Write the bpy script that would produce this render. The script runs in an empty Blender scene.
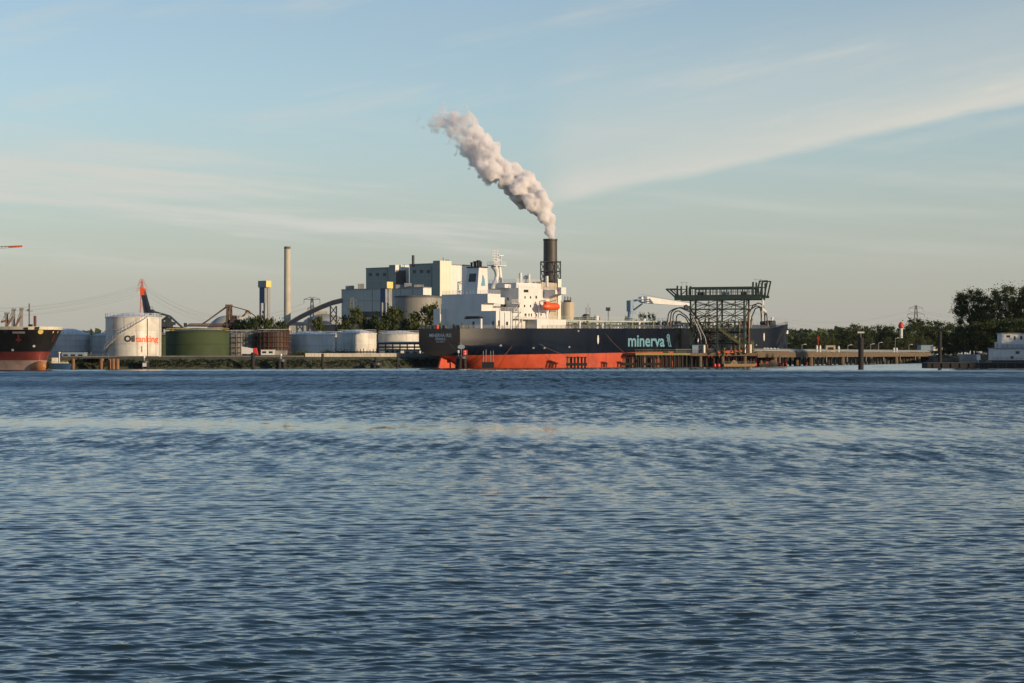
import bpy, bmesh, math, random
import numpy as np
from mathutils import Vector, Matrix

SC = bpy.context.scene
COL = SC.collection
R = math.radians

# ------------------------------------------------------------------ camera, sky, sun, exposure
F, HZ, CH = 2000.0, 354.0, 4.5            # focal length in pixels, horizon row, eye height above the water
cam_d = bpy.data.cameras.new('camera'); cam = bpy.data.objects.new('camera', cam_d); COL.objects.link(cam)
cam_d.sensor_width = 36; cam_d.lens = 36 * F / 1024; cam_d.shift_y = (HZ - 341.5) / 1024
cam_d.clip_start = .5; cam_d.clip_end = 20000
cam.location = (0, 0, CH); cam.rotation_euler = (R(90), 0, 0)
SC.camera = cam

SUN_AZ, SUN_EL = 123.0, 10.5               # degrees clockwise from +Y (the view), degrees above the horizon
sv = Vector((math.sin(R(SUN_AZ)) * math.cos(R(SUN_EL)), math.cos(R(SUN_AZ)) * math.cos(R(SUN_EL)), math.sin(R(SUN_EL))))
sd = bpy.data.lights.new('sun', 'SUN'); sd.energy = 4.1; sd.angle = R(.55); sd.color = (1, .745, .46)
so = bpy.data.objects.new('sun', sd); COL.objects.link(so); so.rotation_euler = (-sv).to_track_quat('-Z', 'Y').to_euler()

W = bpy.data.worlds.new('World'); SC.world = W; W.use_nodes = True
wt = W.node_tree; wt.nodes.clear()
def wn(t, **k):
    n = wt.nodes.new(t)
    for a, b in k.items(): setattr(n, a, b)
    return n
def wl(a, b): wt.links.new(a, b)
def wmath(op, a, b=None, c=None, clamp=False):
    n = wn('ShaderNodeMath', operation=op, use_clamp=clamp)
    for i, v in enumerate((a, b, c)):
        if v is None: continue
        if isinstance(v, (int, float)): n.inputs[i].default_value = v
        else: wl(v, n.inputs[i])
    return n.outputs[0]
def wmap(v, a, b, c=0., d=1., smooth=True):
    n = wn('ShaderNodeMapRange', interpolation_type='SMOOTHSTEP' if smooth else 'LINEAR'); wl(v, n.inputs[0])
    for i, x in enumerate((a, b, c, d)): n.inputs[i + 1].default_value = x
    return n.outputs[0]
sky = wn('ShaderNodeTexSky', sky_type='NISHITA', sun_disc=False, sun_elevation=R(SUN_EL), sun_rotation=R(SUN_AZ),
         altitude=0, air_density=1.0, dust_density=.25, ozone_density=2.5)
tc = wn('ShaderNodeTexCoord'); sep = wn('ShaderNodeSeparateXYZ'); wl(tc.outputs['Generated'], sep.inputs[0])
az = wmath('ARCTAN2', sep.outputs[0], sep.outputs[1]); el = wmath('ARCSINE', sep.outputs[2])
# thin high cirrus, laid out in azimuth and elevation on the sky
def wnoise(sx, sy, tilt, scale, detail=5, rough=.55, off=0.):
    u = wmath('ADD', wmath('MULTIPLY', az, sx), off)
    v = wmath('MULTIPLY', wmath('SUBTRACT', el, wmath('MULTIPLY', az, tilt)), sy)
    c = wn('ShaderNodeCombineXYZ'); wl(u, c.inputs[0]); wl(v, c.inputs[1])
    n = wn('ShaderNodeTexNoise'); n.inputs['Scale'].default_value = scale
    n.inputs['Detail'].default_value = detail; n.inputs['Roughness'].default_value = rough
    wl(c.outputs[0], n.inputs['Vector']); return n.outputs['Fac']
nA = wnoise(3, 22, .2, 2.2, 6, .6)
nB = wnoise(2.2, 34, -.07, 1.7, 6, .6, 7.3)
nW = wnoise(9, 30, .2, 1.5, 5, .6, 3.1)
edge = wmath('ADD', wmath('MULTIPLY', az, .200), .0695)
rel = wmath('ADD', wmath('SUBTRACT', el, edge), wmath('MULTIPLY', wmath('SUBTRACT', nW, .5), .008))
wedge = wmath('MULTIPLY', wmap(rel, -.001, .005), wmath('ADD', wmath('MULTIPLY', wmap(rel, .09, .0), .62), wmath('MULTIPLY', wmap(rel, .022, .002), .5)))
wedge = wmath('MULTIPLY', wedge, wmap(az, .004, .035))
wedge = wmath('MULTIPLY', wedge, wmath('ADD', wmath('MULTIPLY', nA, .8), .35))
low = wmath('MULTIPLY', wmap(nB, .43, .66), wmath('MULTIPLY', wmap(el, .035, .058), wmap(el, .125, .08)))
low = wmath('MULTIPLY', low, wmap(az, .10, -.02, .3, 1.))
high = wmath('MULTIPLY', wmap(nA, .5, .8), wmath('MULTIPLY', wmap(el, .05, .12), wmap(el, .40, .2)))
cl = wmath('ADD', wmath('ADD', wmath('MULTIPLY', wedge, .95), wmath('MULTIPLY', low, .8)), wmath('MULTIPLY_ADD', high, .35, wmap(el, .36, .16, 0, .19)), clamp=True)
mix = wn('ShaderNodeMix', data_type='RGBA', blend_type='MIX')
hv = wn('ShaderNodeMix', data_type='RGBA', blend_type='MULTIPLY'); hv.inputs[0].default_value = 1
wl(sky.outputs[0], hv.inputs[6])
SKY_TINT = hv
hv.inputs[7].default_value = (1.0, .985, .99, 1)
CLOUD = (4.25, 4.3, 3.95, 1)
hz_ = wn('ShaderNodeMix', data_type='RGBA', blend_type='MIX')            # the dull warm murk low over the horizon
wl(wmap(el, .14, -.01, 0., .88), hz_.inputs[0]); wl(hv.outputs[2], hz_.inputs[6]); hz_.inputs[7].default_value = (2.32, 2.2, 2.13, 1)
wl(cl, mix.inputs[0]); wl(hz_.outputs[2], mix.inputs[6]); mix.inputs[7].default_value = CLOUD
bg = wn('ShaderNodeBackground'); bg.inputs[1].default_value = .130
wl(mix.outputs[2], bg.inputs[0])
ow = wn('ShaderNodeOutputWorld'); wl(bg.outputs[0], ow.inputs[0])

SC.view_settings.view_transform = 'Standard'; SC.view_settings.look = 'None'
SC.view_settings.exposure = 0.22; SC.view_settings.gamma = 1; SC.view_settings.use_curve_mapping = False
SC.render.engine = 'CYCLES'
SC.cycles.volume_step_rate = .25; SC.cycles.volume_max_steps = 256; SC.cycles.volume_bounces = 12
SC.cycles.max_bounces = 12; SC.cycles.diffuse_bounces = 2; SC.cycles.glossy_bounces = 3; SC.cycles.transparent_max_bounces = 12
SC.cycles.use_denoising = True; SC.cycles.sample_clamp_indirect = 6

# ------------------------------------------------------------------ helpers
rnd = random.Random(7)
def at(px, py, Y): return Vector(((px - 512) / F * Y, Y, CH + (HZ - py) / F * Y))
def xat(px, Y): return (px - 512) / F * Y
def zat(py, Y): return CH + (HZ - py) / F * Y

def frame(o, a):                          # a ground frame: x along heading a (degrees from +X), z up
    m = Matrix.Rotation(R(a), 4, 'Z'); m.translation = Vector(o); return m

class MB:
    def __init__(s, fr=None): s.v = []; s.f = []; s.mi = []; s.fr = fr; s.m = 0
    def _add(s, vs, fs):
        b = len(s.v)
        for p in vs:
            p = Vector(p); s.v.append(s.fr @ p if s.fr else p)
        for f in fs: s.f.append([b + i for i in f]); s.mi.append(s.m)
        return s
    def box(s, x0, x1, y0, y1, z0, z1):
        return s._add([(x, y, z) for z in (z0, z1) for y in (y0, y1) for x in (x0, x1)],
                      [(0, 2, 3, 1), (4, 5, 7, 6), (0, 1, 5, 4), (2, 6, 7, 3), (0, 4, 6, 2), (1, 3, 7, 5)])
    def hexa(s, pts):                     # 8 corners: bottom ring then top ring, anticlockwise
        return s._add(pts, [(3, 2, 1, 0), (4, 5, 6, 7), (0, 1, 5, 4), (1, 2, 6, 5), (2, 3, 7, 6), (3, 0, 4, 7)])
    def prism(s, poly, z0, z1):
        n = len(poly)
        return s._add([(x, y, z0) for x, y in poly] + [(x, y, z1) for x, y in poly],
                      [list(range(n))[::-1], list(range(n, 2 * n))] + [(i, (i + 1) % n, n + (i + 1) % n, n + i) for i in range(n)])
    def slab(s, pts, d):                  # a flat polygon given thickness d (vector)
        n = len(pts); d = Vector(d); p = [Vector(q) for q in pts]
        return s._add(p + [q + d for q in p], [list(range(n))[::-1], list(range(n, 2 * n))] + [(i, (i + 1) % n, n + (i + 1) % n, n + i) for i in range(n)])
    def bar(s, p, q, w, h=None):
        p = Vector(p); q = Vector(q); h = h or w; d = q - p
        if d.length < 1e-6: return s
        d.normalize(); u = d.cross(Vector((0, 0, 1)))
        if u.length < 1e-3: u = Vector((1, 0, 0))
        u.normalize(); v = u.cross(d); u = u * w / 2; v = v * h / 2
        return s._add([p - u - v, p + u - v, p + u + v, p - u + v, q - u - v, q + u - v, q + u + v, q - u + v],
                      [(3, 2, 1, 0), (4, 5, 6, 7), (0, 1, 5, 4), (1, 2, 6, 5), (2, 3, 7, 6), (3, 0, 4, 7)])
    def path(s, pts, r, n=8, caps=True):
        pts = [Vector(p) for p in pts]; m = len(pts)
        rs = r if isinstance(r, (list, tuple)) else [r] * m
        vs = []
        for i, p in enumerate(pts):
            d = (pts[min(i + 1, m - 1)] - pts[max(i - 1, 0)]).normalized()
            u = d.cross(Vector((0, 1, 0)) if abs(d.y) < .9 else Vector((0, 0, 1))).normalized(); v = d.cross(u)
            vs += [p + (u * math.cos(2 * math.pi * k / n) + v * math.sin(2 * math.pi * k / n)) * rs[i] for k in range(n)]
        fs = [(i * n + k, i * n + (k + 1) % n, (i + 1) * n + (k + 1) % n, (i + 1) * n + k) for i in range(m - 1) for k in range(n)]
        if caps: fs += [list(range(n))[::-1], [(m - 1) * n + k for k in range(n)]]
        return s._add(vs, fs)
    def tube(s, p, q, r, n=10, r2=None): return s.path([p, q], [r, r if r2 is None else r2], n)
    def lathe(s, c, prof, n=40, cap0=True, cap1=True):    # prof: (radius, z)
        m = len(prof)
        vs = [(c[0] + r * math.cos(2 * math.pi * k / n), c[1] + r * math.sin(2 * math.pi * k / n), z) for r, z in prof for k in range(n)]
        fs = [(i * n + k, i * n + (k + 1) % n, (i + 1) * n + (k + 1) % n, (i + 1) * n + k) for i in range(m - 1) for k in range(n)]
        if cap0: fs.append(list(range(n))[::-1])
        if cap1: fs.append([(m - 1) * n + k for k in range(n)])
        return s._add(vs, fs)
    def rail(s, pts, h=1.1, step=2., w=.07, rails=2):
        for i in range(len(pts) - 1):
            p, q = Vector(pts[i]), Vector(pts[i + 1]); L = (q - p).length; k = max(1, round(L / step))
            for j in range(k + 1):
                a = p.lerp(q, j / k); s.bar(a, a + Vector((0, 0, h)), w)
            for j in range(rails):
                e = Vector((0, 0, h * (j + 1) / rails)); s.bar(p + e, q + e, w)
        return s
    def xbrace(s, a0, a1, b0, b1, w): s.bar(a0, b1, w); s.bar(a1, b0, w); return s
    def build(s, name, mats, parent=None, angle=35):
        me = bpy.data.meshes.new(name)
        off = parent.matrix_world.translation if parent else Vector()
        if parent:
            off = Vector(); p = parent
            while p: off = off + p.location; p = p.parent
        me.from_pydata([p - off for p in s.v], [], s.f)
        for m in (mats if isinstance(mats, (list, tuple)) else [mats]): me.materials.append(m)
        me.polygons.foreach_set('material_index', s.mi)
        bm = bmesh.new(); bm.from_mesh(me); bmesh.ops.recalc_face_normals(bm, faces=bm.faces); bm.to_mesh(me); bm.free()
        me.polygons.foreach_set('use_smooth', [True] * len(me.polygons)); me.set_sharp_from_angle(angle=R(angle)); me.update()
        o = bpy.data.objects.new(name, me); COL.objects.link(o)
        if parent: o.parent = parent
        return o

def tag(o, label=None, cat=None, group=None, kind=None):
    if label: o['label'] = label
    if cat: o['category'] = cat
    if group: o['group'] = group
    if kind: o['kind'] = kind
    return o
def thing(name, loc, label, cat, group=None):
    o = bpy.data.objects.new(name, None); COL.objects.link(o); o.location = loc; o.empty_display_size = 1
    return tag(o, label, cat, group)
def centred(o):                           # a single-mesh thing: move its origin to its base centre
    me = o.data; n = len(me.vertices); a = np.empty(n * 3, np.float32); me.vertices.foreach_get('co', a); a = a.reshape(-1, 3)
    c = Vector(((a[:, 0].min() + a[:, 0].max()) / 2, (a[:, 1].min() + a[:, 1].max()) / 2, a[:, 2].min()))
    me.transform(Matrix.Translation(-c)); o.location = c; return o
def solo(mb, name, mat, label, cat, group=None): return tag(centred(mb.build(name, mat)), label, cat, group)
def copy_thing(o, loc=None, rotz=None, scale=None, label=None):
    c = o.copy(); COL.objects.link(c)
    for ch in list(o.children):
        d = ch.copy(); COL.objects.link(d); d.parent = c
        for g in list(ch.children):
            e = g.copy(); COL.objects.link(e); e.parent = d
    if loc is not None: c.location = loc
    if rotz is not None: c.rotation_euler = (0, 0, rotz)
    if scale is not None: c.scale = scale
    if label: c['label'] = label
    return c
ORD = ['first', 'second', 'third', 'fourth', 'fifth', 'sixth', 'seventh', 'eighth', 'ninth', 'tenth', 'eleventh', 'twelfth',
       'thirteenth', 'fourteenth', 'fifteenth', 'sixteenth', 'seventeenth', 'eighteenth', 'nineteenth', 'twentieth', 'twenty-first',
       'twenty-second', 'twenty-third', 'twenty-fourth', 'twenty-fifth', 'twenty-sixth', 'twenty-seventh', 'twenty-eighth', 'twenty-ninth', 'thirtieth']

# ------------------------------------------------------------------ materials
def M(name, rgb, rough=.6, metal=0., var=.18, scale=.25, streak=0., scol=(.12, .07, .04), panel=None, bump=0., blot=0., bcol=(.1, .1, .1)):
    m = bpy.data.materials.new(name); m.use_nodes = True; t = m.node_tree; N = t.nodes; L = t.links
    b = N['Principled BSDF']; b.inputs['Roughness'].default_value = rough; b.inputs['Metallic'].default_value = metal
    g = N.new('ShaderNodeNewGeometry')
    def noise(sc, vec=(1, 1, 1), det=4):
        mp = N.new('ShaderNodeMapping'); mp.inputs['Scale'].default_value = vec; L.new(g.outputs['Position'], mp.inputs['Vector'])
        n = N.new('ShaderNodeTexNoise'); n.inputs['Scale'].default_value = sc; n.inputs['Detail'].default_value = det
        L.new(mp.outputs[0], n.inputs['Vector']); return n.outputs['Fac']
    def mixc(fac, a, c):
        x = N.new('ShaderNodeMix'); x.data_type = 'RGBA'
        L.new(fac, x.inputs[0])
        if isinstance(a, tuple): x.inputs[6].default_value = (*a, 1)
        else: L.new(a, x.inputs[6])
        x.inputs[7].default_value = (*c, 1); return x.outputs[2]
    def ramp(f, a, c, d=1.):
        r = N.new('ShaderNodeMapRange'); L.new(f, r.inputs[0]); r.inputs[1].default_value = a; r.inputs[2].default_value = c; r.inputs[4].default_value = d; return r.outputs[0]
    lo = tuple(c * (1 - var) for c in rgb); hi = tuple(min(1, c * (1 + var * .7)) for c in rgb)
    c = mixc(ramp(noise(scale), .3, .7), lo, hi)
    if streak: c = mixc(ramp(noise(1.1, (1, 1, .06), 5), .5, .78, streak), c, scol)
    if blot: c = mixc(ramp(noise(.35, (1, 1, 1.5), 6), .5, .72, blot), c, bcol)
    if panel:                            # cladding seams: (heading in degrees of the wall, spacing)
        d = N.new('ShaderNodeVectorMath'); d.operation = 'DOT_PRODUCT'; L.new(g.outputs['Position'], d.inputs[0])
        d.inputs[1].default_value = (math.cos(R(panel[0])), math.sin(R(panel[0])), 0)
        k = N.new('ShaderNodeMath'); k.operation = 'PINGPONG'; L.new(d.outputs['Value'], k.inputs[0]); k.inputs[1].default_value = panel[1] / 2
        c = mixc(ramp(k.outputs[0], panel[1] * .07, 0., .55), c, tuple(x * .55 for x in rgb))
    L.new(c, b.inputs['Base Color'])
    if bump:
        bp = N.new('ShaderNodeBump'); bp.inputs['Strength'].default_value = bump; bp.inputs['Distance'].default_value = .3
        L.new(noise(scale * 4), bp.inputs['Height']); L.new(bp.outputs[0], b.inputs['Normal'])
    return m
MT = dict(
    white=M('white_paint', (.64, .635, .62), .45, streak=.22, scol=(.35, .28, .2), var=.08),
    tankwhite=M('tank_white', (.62, .60, .55), .5, streak=.8, scol=(.22, .18, .14), var=.14, blot=.5, bcol=(.36, .32, .27)),
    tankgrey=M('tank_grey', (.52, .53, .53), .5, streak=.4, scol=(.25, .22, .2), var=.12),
    roofwhite=M('roof_white', (.7, .7, .7), .5, var=.1),
    green=M('tank_green', (.036, .058, .019), .8, streak=.25, scol=(.03, .05, .02), var=.2),
    dkgreen=M('gantry_green', (.03, .055, .04), .55, streak=.3, scol=(.08, .05, .03), var=.3, scale=.6),
    olive=M('olive_paint', (.17, .16, .05), .6, streak=.3, var=.3),
    navy=M('hull_navy', (.003, .007, .018), .21, streak=.3, scol=(.035, .024, .02), var=.25, scale=.15, blot=.2, bcol=(.012, .015, .022), panel=(50, 10.)),
    black=M('black_paint', (.012, .012, .013), .45, var=.3, streak=.2, scol=(.04, .03, .02)),
    red=M('boot_red', (.44, .060, .022), .55, streak=.5, scol=(.20, .045, .028), var=.25, scale=.12, blot=.5, bcol=(.50, .13, .07), panel=(50, 10.)),
    oxide=M('red_oxide', (.17, .03, .025), .6, streak=.4, var=.25),
    fadered=M('faded_antifoul', (.36, .25, .20), .75, streak=.5, scol=(.22, .10, .07), blot=.5, bcol=(.22, .12, .1)),
    orange=M('orange_paint', (.75, .10, .02), .4, var=.12),
    steel=M('grey_steel', (.24, .25, .26), .5, streak=.3, scol=(.16, .1, .06), var=.2),
    dksteel=M('dark_steel', (.035, .04, .048), .5, streak=.25, scol=(.08, .05, .03), var=.3),
    blue=M('blue_paint', (.015, .06, .17), .45, var=.15, streak=.2, scol=(.02, .03, .06)),
    dkblue=M('dark_blue_cladding', (.013, .02, .038), .5, var=.2),
    yellow=M('yellow_panel', (.70, .55, .17), .5, var=.1, streak=.15),
    concrete=M('concrete', (.40, .37, .32), .85, streak=.5, scol=(.17, .15, .13), var=.2, bump=.2),
    pier=M('pier_concrete', (.125, .09, .055), .85, streak=.6, scol=(.10, .08, .06), var=.3, scale=.6, bump=.3),
    chimney=M('chimney_concrete', (.46, .42, .34), .85, streak=.3, scol=(.25, .22, .18), var=.1),
    stack=M('stack_brown', (.045, .04, .036), .55, streak=.3, scol=(.09, .07, .05), var=.2),
    tan=M('tan_cladding', (.46, .38, .27), .6, var=.08, panel=(-20, 3.2), streak=.15),
    clad=M('grey_cladding', (.36, .39, .38), .55, var=.05, panel=(-40, 3.), streak=.1, scol=(.2, .22, .22)),
    cladwhite=M('white_cladding', (.70, .70, .66), .5, var=.05, panel=(50, 3.), streak=.08),
    cladgreen=M('greygreen_cladding', (.24, .285, .265), .55, var=.05, panel=(-40, 2.4), streak=.1, scol=(.12, .14, .14)),
    darkroof=M('dark_roofing', (.09, .10, .11), .8, var=.2),
    timber=M('tarred_timber', (.014, .012, .012), .8, streak=.4, scol=(.035, .026, .02), var=.4, scale=1.),
    stacker=M('stacker_brown', (.11, .065, .05), .7, var=.35, streak=.3),
    rustpile=M('rusty_pile', (.20, .10, .05), .75, streak=.6, scol=(.05, .03, .02), var=.3, scale=.8),
    rusttank=M('rust_red_tank', (.06, .022, .016), .65, streak=.4, var=.25),
    greytank=M('grey_tank_shell', (.30, .28, .25), .65, streak=.5, var=.2),
    glass=M('dark_glass', (.015, .02, .025), .12, var=.1),
    pipe=M('pale_pipe', (.42, .46, .42), .45, var=.12),
    teal=M('pale_blue_lettering', (.12, .28, .37), .5, var=.05),
    lettering=M('white_lettering', (.75, .77, .78), .5, var=.05),
    inkblack=M('black_lettering', (.02, .02, .02), .5, var=.05),
    inkorange=M('orange_lettering', (.72, .12, .025), .5, var=.05),
    signred=M('red_sign', (.55, .03, .02), .5, var=.05),
    signblue=M('pale_blue_sign', (.22, .30, .38), .5, var=.05),
    hose=M('black_hose', (.016, .015, .016), .7, var=.25),
    deck=M('deck_green', (.05, .075, .06), .6, var=.2),
    bark=M('bark', (.05, .04, .03), .9, var=.3, scale=2),
    mud=M('bank_soil', (.05, .055, .03), .95, var=.4, scale=.4, bump=.4),
    land=M('land', (.06, .075, .035), .95, var=.4, scale=.05),
    cable=M('cable_grey', (.10, .10, .11), .6, var=.05),
    pylon=M('pylon_steel', (.13, .135, .13), .6, var=.1),
    pylonred=M('pylon_red', (.50, .06, .04), .6, var=.1),
    hullblue=M('boat_blue', (.02, .06, .14), .45, var=.15),
    yellowclad=M('cream_cladding', (.70, .68, .56), .5, var=.05, panel=(50, 2.5)),
)
MT['navy'].node_tree.nodes['Principled BSDF'].inputs['Specular IOR Level'].default_value = .5
MT['lowwall'] = M('dull_wall', (.10, .105, .11), .85, streak=.3, var=.25)
def leafmat(name, a, b):
    m = bpy.data.materials.new(name); m.use_nodes = True; t = m.node_tree; N = t.nodes; L = t.links
    p = N['Principled BSDF']; p.inputs['Roughness'].default_value = .75; p.inputs['Specular IOR Level'].default_value = .25
    g = N.new('ShaderNodeNewGeometry'); n = N.new('ShaderNodeTexNoise'); n.inputs['Scale'].default_value = .45; n.inputs['Detail'].default_value = 3
    L.new(g.outputs['Position'], n.inputs['Vector'])
    ad = N.new('ShaderNodeMath'); ad.operation = 'MULTIPLY_ADD'; L.new(g.outputs['Random Per Island'], ad.inputs[0]); ad.inputs[1].default_value = .5
    sb = N.new('ShaderNodeMath'); sb.operation = 'SUBTRACT'; L.new(n.outputs['Fac'], sb.inputs[0]); sb.inputs[1].default_value = .25
    L.new(sb.outputs[0], ad.inputs[2])
    x = N.new('ShaderNodeMix'); x.data_type = 'RGBA'; L.new(ad.outputs[0], x.inputs[0]); x.inputs[6].default_value = (*a, 1); x.inputs[7].default_value = (*b, 1)
    L.new(x.outputs[2], p.inputs['Base Color'])
    tr = N.new('ShaderNodeBsdfTranslucent'); L.new(x.outputs[2], tr.inputs[0]); ms = N.new('ShaderNodeMixShader'); ms.inputs[0].default_value = .22
    L.new(p.outputs[0], ms.inputs[1]); L.new(tr.outputs[0], ms.inputs[2]); L.new(ms.outputs[0], N['Material Output'].inputs[0])
    return m
LEAF = leafmat('leaves_dark', (.028, .046, .014), (.080, .102, .026))
LEAFD = leafmat('leaves_bank_shaded', (.006, .012, .005), (.022, .033, .011))  # darker leaf copy for the bank, its shade put into the colour
LEAF2 = leafmat('leaves_mid', (.036, .056, .016), (.105, .118, .034))
LEAF3 = leafmat('leaves_pale', (.04, .05, .025), (.10, .10, .055))

def text_mb(s, size, bold=.0, align='LEFT', width=1.):
    cu = bpy.data.curves.new('lettering', 'FONT'); cu.body = s; cu.size = size; cu.align_x = align; cu.offset = bold; cu.resolution_u = 3
    o = bpy.data.objects.new('lettering', cu); COL.objects.link(o)
    dg = bpy.context.evaluated_depsgraph_get(); me = bpy.data.meshes.new_from_object(o.evaluated_get(dg))
    vs = [(v.co.x * width, v.co.y) for v in me.vertices]; fs = [list(p.vertices) for p in me.polygons]
    bpy.data.objects.remove(o); bpy.data.curves.remove(cu); bpy.data.meshes.remove(me)
    x0 = min(v[0] for v in vs); x1 = max(v[0] for v in vs); y0 = min(v[1] for v in vs); y1 = max(v[1] for v in vs)
    return vs, fs, (x0, x1, y0, y1)
def text_fit(s, w, h, bold=.0):           # lettering scaled into a w x h box from its lower left corner
    vs, fs, (x0, x1, y0, y1) = text_mb(s, 1., bold)
    return [((x - x0) / (x1 - x0) * w, (y - y0) / (y1 - y0) * h) for x, y in vs], fs

# ------------------------------------------------------------------ water
def slick(x, y):                          # calm streaks: where the breeze misses the surface
    w = 7 * np.sin(x * .031 + 1.) + 5 * np.sin(x * .083 + .4) + .05 * x
    a = np.exp(-((y - 126 + w) / 13.) ** 2) * (1 / (1 + np.exp((x - 22) / 9.)) * .8 + .2)
    return a
def make_water():
    rng = np.random.default_rng(5)
    Y0, Y1, NC = 21., 270., 1300
    ys = [Y0]
    while ys[-1] < Y1: ys.append(ys[-1] + min(ys[-1] ** 2 * 2.9e-5, .125))
    ys = np.array(ys); ys[-1] = Y1; NR = len(ys)
    hw = .31 * ys + 15.; dy = np.maximum(np.gradient(ys), 2 * hw / NC * .62); xs = np.linspace(-1, 1, NC)
    X = (hw[:, None] * xs[None, :]).astype(np.float32); Y = np.repeat(ys[:, None], NC, 1).astype(np.float32)
    Z = np.zeros_like(X); DX = np.zeros_like(X); DY = np.zeros_like(X)
    fade = np.clip((Y1 - ys) / 60., 0, 1)
    sl = (1 - .78 * slick(X, Y)).astype(np.float32)
    patch = .85 + .16 * np.sin(X * .045 + Y * .021 + 1) * np.sin(Y * .06 - X * .012) + .09 * np.sin(X * .11 + 2.) * np.sin(Y * .13)
    slp = (sl * patch).astype(np.float32); n = 165
    lam = np.exp(rng.uniform(np.log(.13), np.log(1.8), n))
    for i in range(n):
        l = lam[i]; k = 2 * math.pi / l
        spread = .22 if l > .8 else .33
        th = math.pi / 2 + .13 + rng.normal(0, spread)
        slope = (.021 if l < .4 else .020 if l < .8 else .010 if l < 1.35 else .005)
        amp = slope / k * rng.uniform(.6, 1.25)
        keep = (np.clip((l / (dy * 2.4) - 1) * 1.3, 0, 1) * fade).astype(np.float32)
        if keep.max() <= 0: continue
        nr = int(np.nonzero(keep)[0].max()) + 1
        kx, ky = k * math.cos(th), k * math.sin(th)
        ph = np.float32(kx) * X[:nr] + np.float32(ky) * Y[:nr] + np.float32(rng.uniform(0, 6.28))
        a = (np.float32(amp) * keep[:nr])[:, None] * (slp[:nr] if l < 1.8 else np.ones((nr, NC), np.float32))
        c = np.cos(ph); s_ = np.sin(ph)
        Z[:nr] += a * c; a *= s_; DX[:nr] -= a * np.float32(.8 * math.cos(th)); DY[:nr] -= a * np.float32(.8 * math.sin(th))
    # a passing boat's wash, low diagonal ridges at the near left
    for (l, th, am, off) in ((1.25, 2.2, .02, 0), (.85, 2.36, .012, 2.), (1.9, 2.05, .022, 1.)):
        k = 2 * math.pi / l
        env = .6 * np.exp(-((X + 5.2 - (Y - 27) * .42) / (1.2 + .03 * Y)) ** 2) * np.clip((60 - Y) / 25, 0, 1)
        Z += (am * env * np.cos(k * (math.cos(th) * X + math.sin(th) * Y) + off)).astype(np.float32)
    P = np.stack([X + DX, Y + DY, Z], -1).reshape(-1, 3)
    # the row at Y1 joins the flat water beyond; skirt strips fill the rest
    idx = np.arange(NR * NC).reshape(NR, NC)
    q = np.stack([idx[:-1, :-1], idx[:-1, 1:], idx[1:, 1:], idx[1:, :-1]], -1).reshape(-1, 4)
    b = len(P); B = 3300.
    extra = np.array([(-B, -60, 0), (B, -60, 0), (B, Y1, 0), (B, B, 0), (-B, B, 0), (-B, Y1, 0),
                      (-hw[0], Y0, 0), (hw[0], Y0, 0), (hw[-1], Y1, 0), (-hw[-1], Y1, 0)], np.float32)
    P = np.concatenate([P, extra]).astype(np.float32)
    e = lambda i: b + i
    eq = [(e(0), e(1), e(7), e(6)), (e(1), e(2), e(8), e(7)), (e(5), e(0), e(6), e(9)), (e(5), e(9), e(4), e(4)), (e(9), e(8), e(3), e(4)), (e(8), e(2), e(3), e(3))]
    me = bpy.data.meshes.new('water')
    quads = [f for f in eq if len(set(f)) == 4]; tris = [tuple(dict.fromkeys(f)) for f in eq if len(set(f)) == 3]
    nv = len(P); loops = np.concatenate([q.ravel(), np.array(quads).ravel(), np.array(tris).ravel()]).astype(np.int32)
    cnt = np.concatenate([np.full(len(q) + len(quads), 4), np.full(len(tris), 3)]).astype(np.int32)
    st = np.concatenate([[0], np.cumsum(cnt)[:-1]]).astype(np.int32)
    me.vertices.add(nv); me.vertices.foreach_set('co', P.ravel()); me.loops.add(len(loops)); me.loops.foreach_set('vertex_index', loops)
    me.polygons.add(len(cnt)); me.polygons.foreach_set('loop_start', st); me.polygons.foreach_set('loop_total', cnt)
    me.polygons.foreach_set('use_smooth', np.ones(len(cnt), bool)); me.update(calc_edges=True); me.validate()
    o = bpy.data.objects.new('water', me); COL.objects.link(o); o['kind'] = 'structure'
    m = bpy.data.materials.new('river_water'); m.use_nodes = True; t = m.node_tree; N = t.nodes; L = t.links
    p = N['Principled BSDF']; p.inputs['Base Color'].default_value = (.013, .028, .034, 1); p.inputs['IOR'].default_value = 1.333
    p.inputs['Roughness'].default_value = .07
    def mth(op, a, b_=None, c=None):
        n = N.new('ShaderNodeMath'); n.operation = op
        for i, v in enumerate((a, b_, c)):
            if v is None: continue
            if isinstance(v, (int, float)): n.inputs[i].default_value = v
            else: L.new(v, n.inputs[i])
        return n.outputs[0]
    def mr(v, a, b_, c=0., d=1.):
        n = N.new('ShaderNodeMapRange'); n.interpolation_type = 'SMOOTHSTEP'; L.new(v, n.inputs[0])
        for i, x in enumerate((a, b_, c, d)): n.inputs[i + 1].default_value = x
        return n.outputs[0]
    g = N.new('ShaderNodeNewGeometry'); s = N.new('ShaderNodeSeparateXYZ'); L.new(g.outputs['Position'], s.inputs[0])
    far = mr(s.outputs[1], 30, 120)
    far2 = mr(s.outputs[1], 140, 320)
    def rip(scale, vec, det=2):
        mp = N.new('ShaderNodeMapping'); mp.inputs['Scale'].default_value = vec; mp.inputs['Rotation'].default_value = (0, 0, .13); L.new(g.outputs['Position'], mp.inputs['Vector'])
        n = N.new('ShaderNodeTexNoise'); n.inputs['Scale'].default_value = scale; n.inputs['Detail'].default_value = det
        L.new(mp.outputs[0], n.inputs['Vector']); q = N.new('ShaderNodeSeparateColor'); L.new(n.outputs['Color'], q.inputs[0])
        return mth('SUBTRACT', q.outputs[0], .5), mth('SUBTRACT', q.outputs[1], .5), n.outputs['Fac']
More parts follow.
